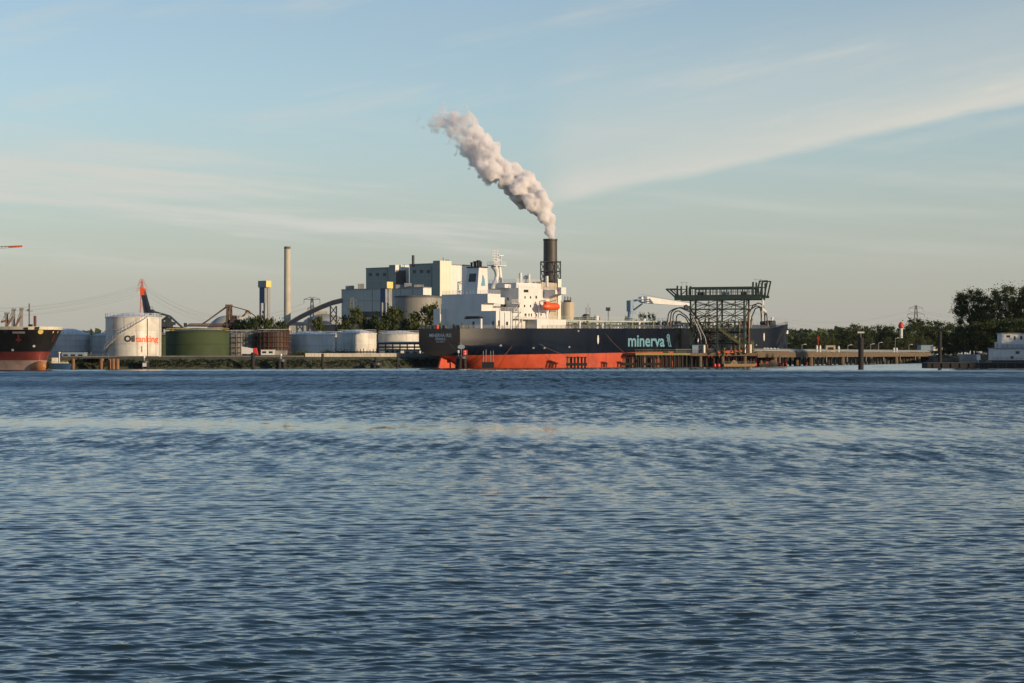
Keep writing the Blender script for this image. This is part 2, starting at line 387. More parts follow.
    # calm streaks and gust patches, the same ones that shape the near waves
    w1 = mth('MULTIPLY', mth('SINE', mth('MULTIPLY_ADD', s.outputs[0], .031, 1.)), 7)
    w2 = mth('MULTIPLY', mth('SINE', mth('MULTIPLY_ADD', s.outputs[0], .083, .4)), 5)
    yy = mth('ADD', mth('ADD', s.outputs[1], mth('MULTIPLY', s.outputs[0], .05)), mth('ADD', w1, w2))
    dd = mth('DIVIDE', mth('SUBTRACT', yy, 126), 13)
    band = mth('POWER', 2.718, mth('MULTIPLY', mth('MULTIPLY', dd, dd), -1))
    band = mth('MULTIPLY', band, mr(s.outputs[0], 50, 0, .2, 1))
    _, _, pt = rip(.012, (.5, 1.6, 1), 4)
    _, _, pt2 = rip(.05, (.3, 1.2, 1), 4)
    gust = mth('ADD', mr(pt, .36, .62, .72, 1.12), mth('MULTIPLY', mth('SUBTRACT', pt2, .5), .25))
    shore = mr(s.outputs[1], 470, 590, 1., .25)
    calm = mth('MULTIPLY', mth('MULTIPLY', gust, shore), mth('SUBTRACT', 1, mth('MULTIPLY', band, .85)))
    ax, ay, _ = rip(5.5, (.5, 1.5, 1)); bx, by, _ = rip(2.4, (.5, .11, 1), 3); cx, cy, _ = rip(1.05, (.55, .045, 1), 3); ex, ey, _ = rip(.13, (.5, 1.3, 1), 3)
    fa = mth('MULTIPLY', calm, mr(s.outputs[1], 25, 100, .24, .50))
    fb = mth('MULTIPLY', mth('MULTIPLY', far, calm), mr(s.outputs[1], 240, 420, 1., .35)); fc = mth('MULTIPLY', far2, calm); fe = mth('MULTIPLY', far, calm)
    nx = mth('ADD', mth('MULTIPLY', ax, fa), mth('ADD', mth('MULTIPLY', bx, mth('MULTIPLY', fb, .3)), mth('MULTIPLY', cx, mth('MULTIPLY', fc, .2))))
    ny = mth('ADD', mth('ADD', mth('MULTIPLY', ay, fa), mth('MULTIPLY', by, mth('MULTIPLY', fb, .68))), mth('ADD', mth('MULTIPLY', cy, mth('MULTIPLY', fc, 1.1)), mth('MULTIPLY', ey, mth('MULTIPLY', fe, .03))))
    # at a grazing distance only the wave faces turned to the open river show
    nyf = mth('MULTIPLY', mth('ABSOLUTE', ny), -1)
    mixn = mth('ADD', mth('MULTIPLY', ny, mth('SUBTRACT', 1, far2)), mth('MULTIPLY', nyf, far2))
    lean = mth('MULTIPLY', calm, mth('ADD', mth('MULTIPLY', far, -.09), mth('MULTIPLY', far2, -.05)))
    c = N.new('ShaderNodeCombineXYZ'); L.new(nx, c.inputs[0]); L.new(mth('ADD', mixn, lean), c.inputs[1]); c.inputs[2].default_value = 0
    v = N.new('ShaderNodeVectorMath'); v.operation = 'ADD'; L.new(g.outputs['Normal'], v.inputs[0]); L.new(c.outputs[0], v.inputs[1])
    nn = N.new('ShaderNodeVectorMath'); nn.operation = 'NORMALIZE'; L.new(v.outputs[0], nn.inputs[0]); L.new(nn.outputs[0], p.inputs['Normal'])
    L.new(mr(s.outputs[1], 60, 400, .05, .10), p.inputs['Roughness'])
    me.materials.append(m); return o
make_water()

# ------------------------------------------------------------------ land
Z0 = 3.6                                   # quay level
shore = [(-3000, 560), (xat(-150, 580), 580), (xat(100, 612), 612), (xat(230, 622), 622), (xat(300, 630), 630), (xat(380, 642), 642), (-38.5, 650), (-36, 668), (-24, 690),
         (130, 888), (213, 1025), (196, 860), (162, 762), (150, 712), (206, 697), (224, 590), (3000, 540)]
from mathutils.geometry import tessellate_polygon
def make_land():
    top = [Vector((x, y, Z0)) for x, y in shore] + [Vector((3000, 3100, Z0)), Vector((-3000, 3100, Z0))]
    tri = tessellate_polygon([top]); b = MB(); b._add(top, [list(t) for t in tri])
    o = b.build('ground', MT['land']); o['kind'] = 'structure'
    b = MB(); n = len(shore); vs = []
    for i, (x, y) in enumerate(shore):
        p = Vector((*shore[max(i - 1, 0)], 0)); q = Vector((*shore[min(i + 1, n - 1)], 0)); d = (q - p).normalized(); nrm = Vector((d.y, -d.x, 0))
        a = Vector((x, y, 0)); vs += [a + Vector((0, 0, Z0 + .004)), a + nrm * 3 + Vector((0, 0, 2.2)), a + nrm * 6.5 + Vector((0, 0, -1.5))]
    fs = []
    for i in range(n - 1):
        for k in range(2): fs.append((3 * i + k, 3 * i + k + 1, 3 * i + 4 + k, 3 * i + 3 + k))
    b._add(vs, fs); o = b.build('riverbank', MT['mud']); o['kind'] = 'structure'
make_land()
def quads_mesh(name, C, size, mat, rng, parent_loc=None, flat=.0):
    n = len(C); a = rng.normal(size=(n, 3)); a /= np.linalg.norm(a, axis=1)[:, None]
    c = rng.normal(size=(n, 3)); c -= (c * a).sum(1)[:, None] * a; c /= np.linalg.norm(c, axis=1)[:, None]
    s = (size * rng.uniform(.6, 1.4, n))[:, None]
    u = a * s * .5; v = c * s * .38
    P = np.stack([C - u, C + v * .9 - u * .1, C + u, C - v * .9 + u * .15], 1).reshape(-1, 3).astype(np.float32)
    me = bpy.data.meshes.new(name); me.vertices.add(4 * n); me.vertices.foreach_set('co', P.ravel())
    me.loops.add(4 * n); me.loops.foreach_set('vertex_index', np.arange(4 * n, dtype=np.int32)); me.polygons.add(n)
    me.polygons.foreach_set('loop_start', np.arange(n, dtype=np.int32) * 4); me.polygons.foreach_set('loop_total', np.full(n, 4, np.int32))
    me.update(calc_edges=True); me.materials.append(mat); return me
def bank_greens():
    rng = np.random.default_rng(11); C = []
    for i in range(1, 9):
        (x0, y0), (x1, y1) = shore[i], shore[i + 1]; L = math.hypot(x1 - x0, y1 - y0); nx, ny = (y1 - y0) / L, -(x1 - x0) / L
        dens = 46 if i < 4 else 30; k = int(min(L, 120) * dens)
        t = rng.uniform(0, 1, k); w = rng.uniform(.9, 5.2, k)
        x = x0 + (x1 - x0) * t + nx * w; y = y0 + (y1 - y0) * t + ny * w
        hump = .45 + .55 * np.sin(x * .31 + i) * np.sin(x * .117 + 2) + .3 * np.sin(x * .9)
        gz = np.interp(w, [-.6, 0, 3, 5.], [Z0, Z0, 2.2, .4])
        z = np.minimum(gz + rng.uniform(0, 1, k) ** 1.4 * (.4 + 1.1 * np.clip(hump, 0, 1)), 2.05 + .55 * np.clip(hump, 0, 1) + .25 * rng.normal(size=k))
        C.append(np.stack([x, y, z], 1))
    C = np.concatenate(C); o = bpy.data.objects.new('bank_scrub', quads_mesh('bank_scrub', C, .6, LEAFD, rng)); COL.objects.link(o)
    tag(o, 'low dark green scrub covering the bank above the water', 'scrub', kind='stuff')
bank_greens()

# ------------------------------------------------------------------ trees
def tree_proto(seed, h, w, n, leaf, mat, low=.25, clumps=26, gaps=.55, skew=0.):
    rng = np.random.default_rng(seed)
    cc = []
    for i in range(clumps):
        z = rng.uniform(low, .97); r = w / 2 * math.sqrt(max(.05, 1 - ((z - (low + .42 * (1 - low))) / (.62 * (1 - low) + .05)) ** 2))
        a = rng.uniform(0, 6.28); q = r * rng.uniform(.25, 1.) ** gaps
        cc.append((q * math.cos(a) + skew * z, q * math.sin(a), z * h))
    cc = np.array(cc); cs = rng.uniform(.11, .2, clumps) * w
    which = rng.integers(0, clumps, n); d = rng.normal(size=(n, 3)); d /= np.linalg.norm(d, axis=1)[:, None]
    C = cc[which] + d * (cs[which] * np.abs(rng.normal(0, .56, n)))[:, None] * np.array([1, 1, .8])
    C[:, 2] = np.maximum(C[:, 2], .3)
    cm = quads_mesh('crown', C, leaf, mat, rng)
    t = MB(); r0 = .018 * h + .1
    t.path([(0, 0, -.3), (.02 * h, 0, h * .25), (skew * .4, .01 * h, h * .55), (skew * .8, 0, h * .85)], [r0, r0 * .8, r0 * .5, r0 * .12], 7)
    for i in range(0, clumps, 2):
        e = Vector(cc[i]); b0 = Vector((skew * .4 * e.z / h, 0, max(h * .15, e.z * rng.uniform(.45, .75))))
        t.path([b0, b0.lerp(e, .55) + Vector((0, 0, .03 * h)), e], [r0 * .34, r0 * .2, r0 * .07], 5)
    tm = t.build('trunk', MT['bark']); me = tm.data; bpy.data.objects.remove(tm)
    return cm, me
def tree(proto, loc, label, sx=1., sz=1., rot=0., group=None, name='tree', cat='tree'):
    o = thing(name, loc, label, cat, group); o.scale = (sx, sx, sz); o.rotation_euler = (0, 0, rot)
    for nm, me in (('crown', proto[0]), ('trunk', proto[1])):
        c = bpy.data.objects.new(nm, me); COL.objects.link(c); c.parent = o
    return o
PT = [tree_proto(21, 14, 11, 4600, .6, LEAF, .08, 40), tree_proto(22, 14, 12, 4600, .6, LEAF2, .1, 44), tree_proto(23, 15, 10, 4200, .58, LEAF, .06, 38), tree_proto(24, 12, 11, 4000, .52, LEAF3, .06, 38)]
def treeline():
    # far wood on the right: (pixel of the crown, row of the top, distance, kind)
    spec = [(799, 340, 1090, 0), (806, 338, 1110, 1), (815, 336, 1085, 2), (823, 337, 1120, 0), (829, 334, 1100, 1), (837, 331, 1130, 2), (843, 327, 1150, 0),
            (851, 324, 1140, 1), (858, 328, 1125, 0), (866, 334, 1085, 3), (872, 328, 1150, 2), (880, 325, 1165, 1), (888, 326, 1150, 0), (873, 341, 1060, 3), (896, 330, 1170, 2), (905, 334, 1110, 1),
            (912, 326, 1140, 0), (917, 321, 1160, 2), (921, 322, 1160, 1), (928, 325, 1150, 0), (935, 323, 1165, 2), (942, 322, 1160, 1), (949, 325, 1150, 0), (926, 337, 1080, 1), (913, 341, 1070, 3), (899, 341, 1065, 0), (887, 338, 1075, 2), (947, 336, 1060, 2), (957, 330, 1050, 0)]
    order = sorted(range(len(spec)), key=lambda i: spec[i][0])
    for n, i in enumerate(order):
        px, py, Y, k = spec[i]; p = at(px, 0, Y); H = zat(py, Y) - Z0
        d = ['dense dark green', 'bushy mid green', 'upright dark green', 'pale sunlit green'][k]
        tree(PT[k], (p.x, Y, Z0), '%s tree in the far wood right of the tanker, %s from the left' % (d, ORD[n]), sx=H / 14 * rnd.uniform(.95, 1.25), sz=H / 14.3, rot=rnd.uniform(0, 6), group='trees of the far wood beyond the jetty')
treeline()
def near_trees():
    a = tree_proto(41, 25, 13.5, 20000, .52, LEAF, .30, 75, .45)
    b = tree_proto(42, 26, 16, 30000, .54, LEAF2, .06, 95, .45)
    tree(a, (xat(972, 745), 745, Z0), 'tall loose-crowned tree with sky showing between its branches, leftmost of the tall trees', group='tall trees on the right bank', rot=1., sz=1.)
    tree(b, (xat(1006, 735), 735, Z0), 'tallest dense tree on the right bank, rising behind the white houseboat', group='tall trees on the right bank', rot=2.)
    tree(b, (xat(1034, 728), 728, Z0), 'tall dense tree cut by the right edge of the picture', group='tall trees on the right bank', rot=4.2, sz=.97)
    s = tree_proto(43, 11, 11, 9000, .45, LEAF, .0, 46)
    sp = [(944, 738, .62), (953, 735, .9), (964, 728, 1.), (976, 722, 1.05), (988, 718, 1.1), (1000, 720, 1.1), (1014, 716, 1.15), (1027, 715, 1.15)]
    for i, (px, Y, k) in enumerate(sp):
        tree(s, (xat(px, Y), Y, Z0 - .4), 'dark bushy undergrowth tree below the tall trees on the right bank, %s from the left' % ORD[i], sx=k, sz=k * (1.05 if i > 1 else .9), rot=i * 1.3, group='undergrowth on the right bank')
    # unseen bank, pushed out so its trees shade the houseboat and the pontoon
    for i, (x, y, k) in enumerate([(226, 640, 1.05), (230, 626, 1.1), (234, 612, 1.), (229, 598, 1.1), (240, 590, 1.05), (225, 654, 1.15), (226, 668, 1.1), (244, 604, 1.)]):
        tree(b if i % 2 else s, (x, y, Z0 - .5), 'bank tree beyond the right edge of the picture, %s outwards' % ORD[i], sx=k * (1 if i % 2 else 1.5), sz=k * (1 if i % 2 else 1.9), rot=i, group='trees of the right bank beyond the picture')
near_trees()
def plant_trees():
    p = tree_proto(51, 12, 11, 9000, .72, LEAF2, .04, 50, .4); q = tree_proto(52, 10, 12, 9000, .72, LEAF, .0, 50, .4)
    Y = 800
    for (px, pt, w, pr, lab) in [(352, 310.5, 22, p, 'rounded sunlit tree before the grey plant hall, left of the blue twin-legged tower'), (366, 319, 12, q, 'small round tree between two larger ones under the dark blue window band'),
                             (380, 315, 20, q, 'dark tree at the foot of the blue twin-legged tower'), (394, 309, 19, p, 'tallest dark tree standing just right of the blue twin-legged tower'), (404, 321, 14, q, 'low sloping tree in front of the round grey building'),
                             (425, 307, 26, p, 'wide tree standing left of the tanker superstructure'), (436, 321, 12, q, 'small bush tree tucked behind the tanker stern'), (318, 318, 12, p, 'slim tree beside the power pylon under the inclined gallery'),
                             (234, 322, 22, q, 'low dark bushy tree behind the scaffolded grey tank'), (246, 320, 20, q, 'low dark bushy tree left of the blue and yellow tower foot'), (262, 319, 22, q, 'dark bushy tree at the foot of the blue and yellow tower'), (277, 321, 20, q, 'dark bushy tree below the tall concrete chimney')]:
        H = zat(pt, Y) - Z0; ph = 12 if pr is p else 10; pw = 11 if pr is p else 12
        tree(pr, (xat(px, Y), Y + rnd.uniform(-6, 6), Z0), lab, sx=w * .52 / pw, sz=H / ph, rot=rnd.uniform(0, 6), group='trees behind the oil tanks')
plant_trees()
def ridge():
    rng = np.random.default_rng(3); n = 60000; Y = rng.uniform(2050, 2900, n); x = rng.uniform(-.45, .45, n) * Y
    top = 26 + 4 * np.sin(x * .006) + 2.5 * np.sin(x * .021 + 1) + 2 * np.sin(x * .05)
    z = Z0 + rng.uniform(.1, 1, n) ** .5 * top * (.7 + .3 * (Y - 2050) / 850) * (1 + .1 * rng.normal(size=n))
    o = bpy.data.objects.new('distant_wood', quads_mesh('distant_wood', np.stack([x, Y, z], 1), 9., LEAF, rng)); COL.objects.link(o)
    tag(o, 'far-off wooded ridge along the horizon', 'wood', kind='stuff')
ridge()

# ------------------------------------------------------------------ the tanker
SO = Vector((-23.6, 648.8, 0)); SH = 50.
SF = frame(SO, SH); cS, sS = math.cos(R(SH)), math.sin(R(SH))
def S_at(px, t):                          # station of a point seen on the lengthwise plane t (port positive)
    u = (px - 512) / F; return (u * (SO.y + cS * t) - SO.x + sS * t) / (cS - sS * u)
def T_at(px, s):                          # offset of a point seen on the crosswise plane s
    u = (px - 512) / F; return (SO.x + cS * s - u * (SO.y + sS * s)) / (sS + cS * u)
def Zs(py, s, t): return zat(py, SO.y + sS * s + cS * t)
def sm(a, b, x): x = min(1, max(0, (x - a) / (b - a))); return x * x * (3 - 2 * x)
def deckz(s): return 12.7 + .0094 * s + 1.7 * sm(168, 194, s)
def redz(s): return 4.0 + .0125 * s
HB = [(0, 9.0), (4, 10.3), (8, 11.5), (14, 13.1), (20, 14.4), (26, 15.3), (34, 15.9), (44, 16.1), (173, 16.1), (180, 15.2), (188, 12.9), (196, 9.1), (203, 4.8), (208, 1.5), (210, .25)]
def hb(s):
    for (a, x), (b, y) in zip(HB, HB[1:]):
        if s <= b: return x + (y - x) * (s - a) / (b - a)
    return .25
def half(s, z):
    b = hb(s); zk = 8.3
    if s < 70:
        zb = float(np.interp(s, [0, 5, 9, 13, 20, 40, 60, 70], [3.9, 2.6, .4, -2.5, -6, -16, -50, -200]))
        p = float(np.interp(s, [0, 12, 30, 70], [2.6, 1.7, 1.5, 2]))
        if z < zk: b *= max(0., 1 - min(1, (zk - z) / (zk - zb)) ** p) ** (1 / p)
    if s > 168:
        k = sm(168, 206, s) * min(1, max(0, (deckz(s) - z) / 15.)); b *= 1 - .62 * k
    return b
def make_tanker():
    root = thing('oil_tanker', SO, 'large dark blue and red oil tanker moored at the jetty with white superstructure aft', 'ship')
    st = [0, 2, 4, 6, 8, 10, 12, 14, 17, 20, 23, 26, 30, 34, 39, 44, 52, 60, 70, 85, 100, 115, 130, 145, 160, 170, 175, 180, 184, 188, 192, 196, 199.5, 203, 206, 208, 210]
    H = MB(SF); ring = []
    for s in st:
        zr, zd = redz(s), deckz(s)
        zb = float(np.interp(s, [0, 5, 9, 13], [3.9, 2.6, .4, -2.0])) if s < 13 else -2.
        zl = [zb + (zr - .02 - zb) * k / 6 for k in range(6)] + [zr] + [zr + (8.3 - zr) * k / 5 for k in range(1, 6)] + [8.3 + (zd - 8.3) * k / 3 for k in range(1, 4)]
        ring.append([(s, -half(s, z), z) for z in zl] + [(s, half(s, z), z) for z in reversed(zl)])
    m = len(ring[0]); n = len(st); nz = m // 2
    vs = [p for r in ring for p in r]; H._add(vs, [])
    def face(ids, red): H.f.append(ids); H.mi.append(1 if red else 0)
    for i in range(n - 1):
        for k in range(m - 1):
            if k == nz - 1: continue
            kk = k if k < nz else m - 2 - k
            face([i * m + k, (i + 1) * m + k, (i + 1) * m + k + 1, i * m + k + 1], kk < 6)
    for k in range(nz - 1): face([k, k + 1, m - 2 - k, m - 1 - k], k < 6)
    e = (n - 1) * m
    for k in range(nz - 1): face([e + k, e + m - 1 - k, e + m - 2 - k, e + k + 1], k < 6)
    H.build('hull', [MT['navy'], MT['red']], root, 22)
    D = MB(SF)
    for a, b in zip(st, st[1:]):
        D._add([(a, -hb(a) + .06, deckz(a) - .25), (b, -hb(b) + .06, deckz(b) - .25), (b, hb(b) - .06, deckz(b) - .25), (a, hb(a) - .06, deckz(a) - .25)], [(0, 1, 2, 3)])
    D.build('deck', MT['deck'], root)
    rd = MB(SF); rd.slab([(-1.2, -.35, -1.5), (4.6, -.35, -1.5), (4.6, -.35, 1.6), (3.4, -.35, 1.7), (3.3, -.35, 3.5), (.8, -.35, 3.75)], (0, .7, 0)); rd.build('rudder', MT['red'], root)
    sk = MB(SF); sk.slab([(5.2, -.5, -1.5), (14, -.9, -1.5), (14, -.9, .2), (9.2, -.6, .6), (5.2, -.4, 2.2)], (0, 1.2, 0)); sk.build('skeg', MT['red'], root)
    # ---- lettering and marks on the hull side
    def on_side(name, s0, z0, vs, fs, mat, lat=None):
        b = MB(SF); b._add([(s0 + x, -(half(s0 + x, z0 + y) + .06), z0 + y) for x, y in vs], fs); return b.build(name, mat, root)
    s0 = S_at(628, -16.1); s1 = S_at(664.5, -16.1); zb = Zs(346.7, s0, -16.1); zt = Zs(335, s0, -16.1)
    vs, fs = text_fit('minerva', s1 - s0, (zt - zb), .02); on_side('name_lettering', s0, zb, vs, fs, MT['teal'])
    e = MB(SF); a0 = S_at(666.5, -16.1); zz = zb + .2; y = -16.19                      # the little owl-like mark after the name
    def strip(pts, w=.32):
        for p, q in zip(pts, pts[1:]):
            p, q = Vector((*p, 0)), Vector((*q, 0)); n_ = Vector((-(q - p).y, (q - p).x, 0)).normalized() * w / 2
            e.slab([(a0 + v.x, y, zz + v.y) for v in (p - n_, q - n_, q + n_, p + n_)], (0, .04, 0))
    strip([(.1, 3.0), (.3, 3.9), (1.0, 4.3), (1.7, 3.8), (1.7, 2.6), (2.1, 1.2), (2.6, .1)], .36); strip([(.5, 3.3), (.6, 2.4), (.3, 1.7)]); strip([(1.1, 3.6), (1.2, 2.2), (1.0, 1.0), (1.5, .1)]); strip([(1.3, .05), (3., .05)], .26)
    e.build('emblem', MT['teal'], root)
    for px, py in ((598, 339.5), (698, 338), (764, 337)):
        s = S_at(px, -16.1); z = Zs(py, s, -16.1); g = [(.45 * math.cos(a), 1.75 * math.sin(a) * (1 - .1)) for a in np.linspace(0, 2 * math.pi, 20, endpoint=False)]
        on_side('tug_mark', s, z, g, [list(range(20))], MT['white'])
    for px, py in ((475, 346), (506, 345.5), (534, 348), (544, 348), (577, 331), (568, 347), (755, 345)):
        s = S_at(px, -15.5); z = Zs(py, s, -15.5); g = [(-.5, -.25), (.5, -.25), (.35, .3), (-.35, .3)]
        on_side('hull_fitting', s, z, g, [[0, 1, 2, 3]], MT['steel'])
    for txt, pc, py, hh, wpx in (('MINERVA IRIS', 440.5, 337.2, 1.15, 22), ('PIRAEUS', 440.5, 340.2, .75, 10), ('IMO 9285861', 440.5, 342.4, .4, 8)):
        w = (T_at(pc - wpx / 2, 0) - T_at(pc + wpx / 2, 0)); vs, fs = text_fit(txt, w, hh, .015); tl = T_at(pc - wpx / 2, 0)
        b = MB(SF); b._add([(-.05, tl - x, Zs(py, 0, tl) + y) for x, y in vs], fs); b.build('stern_lettering', MT['lettering'], root)
    # ---- rails round the deck
    for sd_ in (-1, 1):
        b = MB(SF); pts = [(s, sd_ * (hb(s) - .25), deckz(s) - .2) for s in (0.2, 4, 8, 14, 20, 26, 34, 46, 70, 100, 130, 160, 172)]
        b.rail(pts, 1.25, 2.2, .07, 3); b.build('deck_railing', MT['steel'], root)
    b = MB(SF); b.rail([(.15, -8.7, 12.5), (.15, 8.7, 12.5)], 1.25, 1.6, .08, 3); b.build('stern_railing', MT['steel'], root)
    # ---- superstructure: blocks from aft to the bridge, white steel
    hs = MB(SF); sA = S_at(496, -12); zc = Zs(311, sA, -6); zA0 = Zs(303, sA, -6); zA1 = Zs(293.6, sA, -6); dz = deckz(15) - .3
    hs.box(sA, 27, -12, T_at(441, sA), dz, zc)                                         # lower deckhouse
    hs.box(sA + .01, 24, -5.7, T_at(441, sA) - .01, zc - .1, zA0)
    hs.box(sA + .02, 20.8, -8.4, T_at(441.6, sA), zA0 + .01, zA1)                      # casing top, overhanging
    hs.box(sA - 2.5, sA + 4, T_at(438.5, sA), T_at(445, sA), dz + .05, zc + .9)          # port side locker
    hs.box(20.81, 27, -5.5, 9, zA0 - .2, zA1 - 1.)
    hs.build('aft_house', MT['white'], root)
    zt = Zs(288.5, 34, -8); zw = Zs(283, 34, -5)
    br = MB(SF); br.box(27, 43.2, -11, 11, dz, zt); br.build('bridge_house', MT['white'], root)
    wh = MB(SF); wh.box(30, 43.25, -7.5, 7.5, zt + .01, zw); wh.build('wheelhouse', MT['white'], root)
    for sd_ in (-1, 1):                                                                # bridge wings with tapered brackets
        wing = MB(SF); y0, y1 = sd_ * 11.01, sd_ * 16.
        wing.hexa([(40.2, y0, zt - 3.3), (44, y0, zt - 3.3), (44, y1, zt - 1.9), (40.2, y1, zt - 1.9), (40.2, y0, zt - .2), (44, y0, zt - .2), (44, y1, zt - .45), (40.2, y1, zt - .45)])
        wing.box(41.5, 44.1, sd_ * 16.6 - .9, sd_ * 16.6 + 1., zt - 1.9, zt + .4)
        wing.build('bridge_wing', MT['white'], root)
    lp = MB(SF); lp.box(41.2, 41.5, -16.3, -15.7, zt - 1., zt - .3); lp.build('side_light', MT['signred'], root)
    # windows and doors
    def side_win(px, py, w=.55, h=.7, t=-11.):
        s = S_at(px, t); z = Zs(py, s, t); b = MB(SF); b.box(s - w / 2, s + w / 2, t - .05, t + .1, z - h / 2, z + h / 2); b.build('window', MT['glass'], root)
    for px, py, w, h in ((525, 297.4, .6, .8), (530.5, 297.4, .6, .8), (536.2, 297.2, .8, .9), (524.5, 306, .6, .8), (525.5, 315, 1., 1.), (529, 315, .6, 1.), (531.5, 315, .6, 1.), (536.5, 315.3, .6, .8), (541, 314.6, .6, .8), (540.5, 305.5, .6, .8), (530.5, 306, .6, .8)): side_win(px, py, w, h)
    side_win(526, 291, 2.4, .9)
    for px, py, w, h in ((499, 323.5, .9, 2.), (507, 323.5, 1., 1.2)): side_win(px, py, w, h, -12.)
    def aft_win(px, py, w, h, s):
        t = T_at(px, s); z = Zs(py, s, t); b = MB(SF); b.box(s - .05, s + .1, t - w / 2, t + w / 2, z - h / 2, z + h / 2); b.build('door', MT['glass'], root)
    aft_win(473.5, 324.5, .8, 2.1, sA); aft_win(493, 324.5, .8, 2.1, sA); aft_win(518.2, 305, 1., 1.6, 27.)
    aft_win(508, 299, .7, 1., 27.); aft_win(505, 305, .7, 1., 27.)
    rl = MB(SF); t0 = T_at(438, sA)                                                     # house railings
    for pts in ([(sA + .1, -8.3, zA1), (sA + .1, 11.5, zA1)], [(sA + .1, -8.3, zA1), (20.7, -8.3, zA1)], [(sA + .1, -11.9, zc), (27, -11.9, zc)], [(27.1, -10.9, zt), (40, -10.9, zt)], [(27.1, -10.9, zt), (27.1, 10.9, zt)], [(30.1, -7.4, zw), (43, -7.4, zw)], [(30.1, -7.4, zw), (30.1, 7.4, zw)], [(40.3, -11, zt - .3), (40.3, -16.4, zt - .4)]):
        rl.rail(pts, 1.15, 1.5, .06, 3)
    rl.build('house_railing', MT['white'], root)
    for k, z in enumerate((Zs(303, 24, -12), Zs(311.5, 24, -12), Zs(319, 30, -12))):    # open side galleries and stairs
        b = MB(SF); b.box(21 + k, 44 if k == 2 else 27, -13.2 - .9 * (k == 2), -11.01, z - .18, z); b.rail([(21 + k, -13.1 - .9 * (k == 2), z), (44 if k == 2 else 27, -13.1 - .9 * (k == 2), z)], 1.1, 1.5, .06, 3)
        b.bar((22 + k, -12.6, z - 3.), (25.4 + k, -12.6, z), .5, .12); b.build('side_gallery', MT['white'], root)
    for px in (500, 511, 519, 522):
        s = S_at(px, -14.5); b = MB(SF); b.bar((s, -14.5, dz), (s, -14.5, Zs(311 if px != 522 else 319, s, -14.5)), .28); b.build('stanchion', MT['white'], root)
    # funnel
    fz0, fz1 = zA1 + .01, Zs(268, 18, 0); f = MB(SF)
    f.hexa([(15.6, -2.7, fz0), (21.2, -2.7, fz0), (21.2, 3.3, fz0), (15.6, 3.3, fz0), (16.8, -2.5, fz1), (21, -2.5, fz1), (21, 2.6, fz1), (16.8, 2.6, fz1)]); fn = f.build('funnel', MT['white'], root)
    b = MB(SF); b.box(16.6, 21.1, -2.65, 2.75, fz1 + .01, fz1 + .45); b.build('funnel_rim', MT['black'], fn)
    b = MB(SF)
    zg0, zg1 = Zs(281.8, 16, 0), Zs(273.5, 16, 0); xx = lambda z: 15.6 + 1.2 * (z - fz0) / (fz1 - fz0) - .05
    b.slab([(xx(zg0), T_at(475.2, 16), zg0), (xx(zg0), T_at(468, 16), zg0), (xx(zg1), T_at(468.5, 16), zg1), (xx(zg1), T_at(475.2, 16), zg1)], (.08, 0, 0)); b.build('vent_grille', MT['dksteel'], fn)
    b = MB(SF); sc = 18.7; zc2 = Zs(285.8, 18, -2.7)
    b.slab([(sc - 1.1, -2.72, zc2), (sc + .9, -2.72, zc2), (sc + .8, -2.64, zc2 + 2), (sc + .1, -2.6, zc2 + 3.6), (sc - .25, -2.6, zc2 + 3.5), (sc - .5, -2.66, zc2 + 1.6)], (0, -.06, 0)); b.build('funnel_mark', MT['teal'], fn)
    for t, s, h, r in ((1.8, 18, 1.6, .38), (.5, 18.2, 1.9, .55), (-.9, 18.4, 2.2, .6), (-1.9, 18.6, 1.7, .25), (-.2, 20.1, 1.9, .5)):
        b = MB(SF); b.tube((s, t, fz1), (s, t, fz1 + h), r, 10); b.tube((s, t, fz1 + h), (s + .0, t, fz1 + h + .35), r * 1.2, 10); b.build('exhaust_pipe', MT['black'], fn)
    # radar mast
    b = MB(SF); z0 = zt; mt_ = T_at(497, 31)
    zz = [Zs(y, 31, mt_) for y in (290, 285, 280, 275, 270, 266)]; sx = [28.6, 29.6, 30.6, 31., 30.6, 29.4]
    b.path([(a, mt_, z) for a, z in zip(sx, zz)], [1.0, .85, .75, .75, .9, 1.2], 10)
    b.path([(33.2, mt_, zz[0]), (33., mt_, zz[2]), (32.2, mt_, zz[5])], [.7, .6, .6], 8)
    b.box(27.6, 34., mt_ - 1.6, mt_ + 1.6, zz[5], zz[5] + .3); b.rail([(27.7, mt_ - 1.5, zz[5] + .3), (33.9, mt_ - 1.5, zz[5] + .3)], 1.1, 1.2, .07, 3); b.rail([(27.7, mt_ - 1.5, zz[5] + .3), (27.7, mt_ + 1.5, zz[5] + .3)], 1.1, 1.2, .07, 3)
    ms = b.build('radar_mast', MT['white'], root)
    b = MB(SF); za = zz[5] + .3; zb_ = Zs(250, 31, mt_)
    for ds in (-.8, .8): b.bar((30 + ds, mt_, za), (30 + ds, mt_, zb_), .2)
    for k in range(6): z = za + (zb_ - za) * (k + .6) / 6; b.bar((28.4, mt_, z), (31.8, mt_, z), .16)
    b.bar((33, mt_, za), (33, mt_, za + 3.2), .25); b.box(31.8, 34.2, mt_ - .2, mt_ + .2, za + 3.2, za + 3.5); b.box(30.6, 33, mt_ - .2, mt_ + .2, za + 1.6, za + 1.9)
    b.build('aerial', MT['white'], ms)
    for px, py0, py1, r in ((520.5, 287, 273, .55), (529, 285, 274, .45), (547, 287, 276, .5)):   # posts and aerials on the monkey island
        s = S_at(px, -6.5); b = MB(SF); b.tube((s, -6.5, Zs(py0, s, -6.5)), (s, -6.5, Zs(py1, s, -6.5)), r, 10); b.build('vent_post', MT['white'], root)
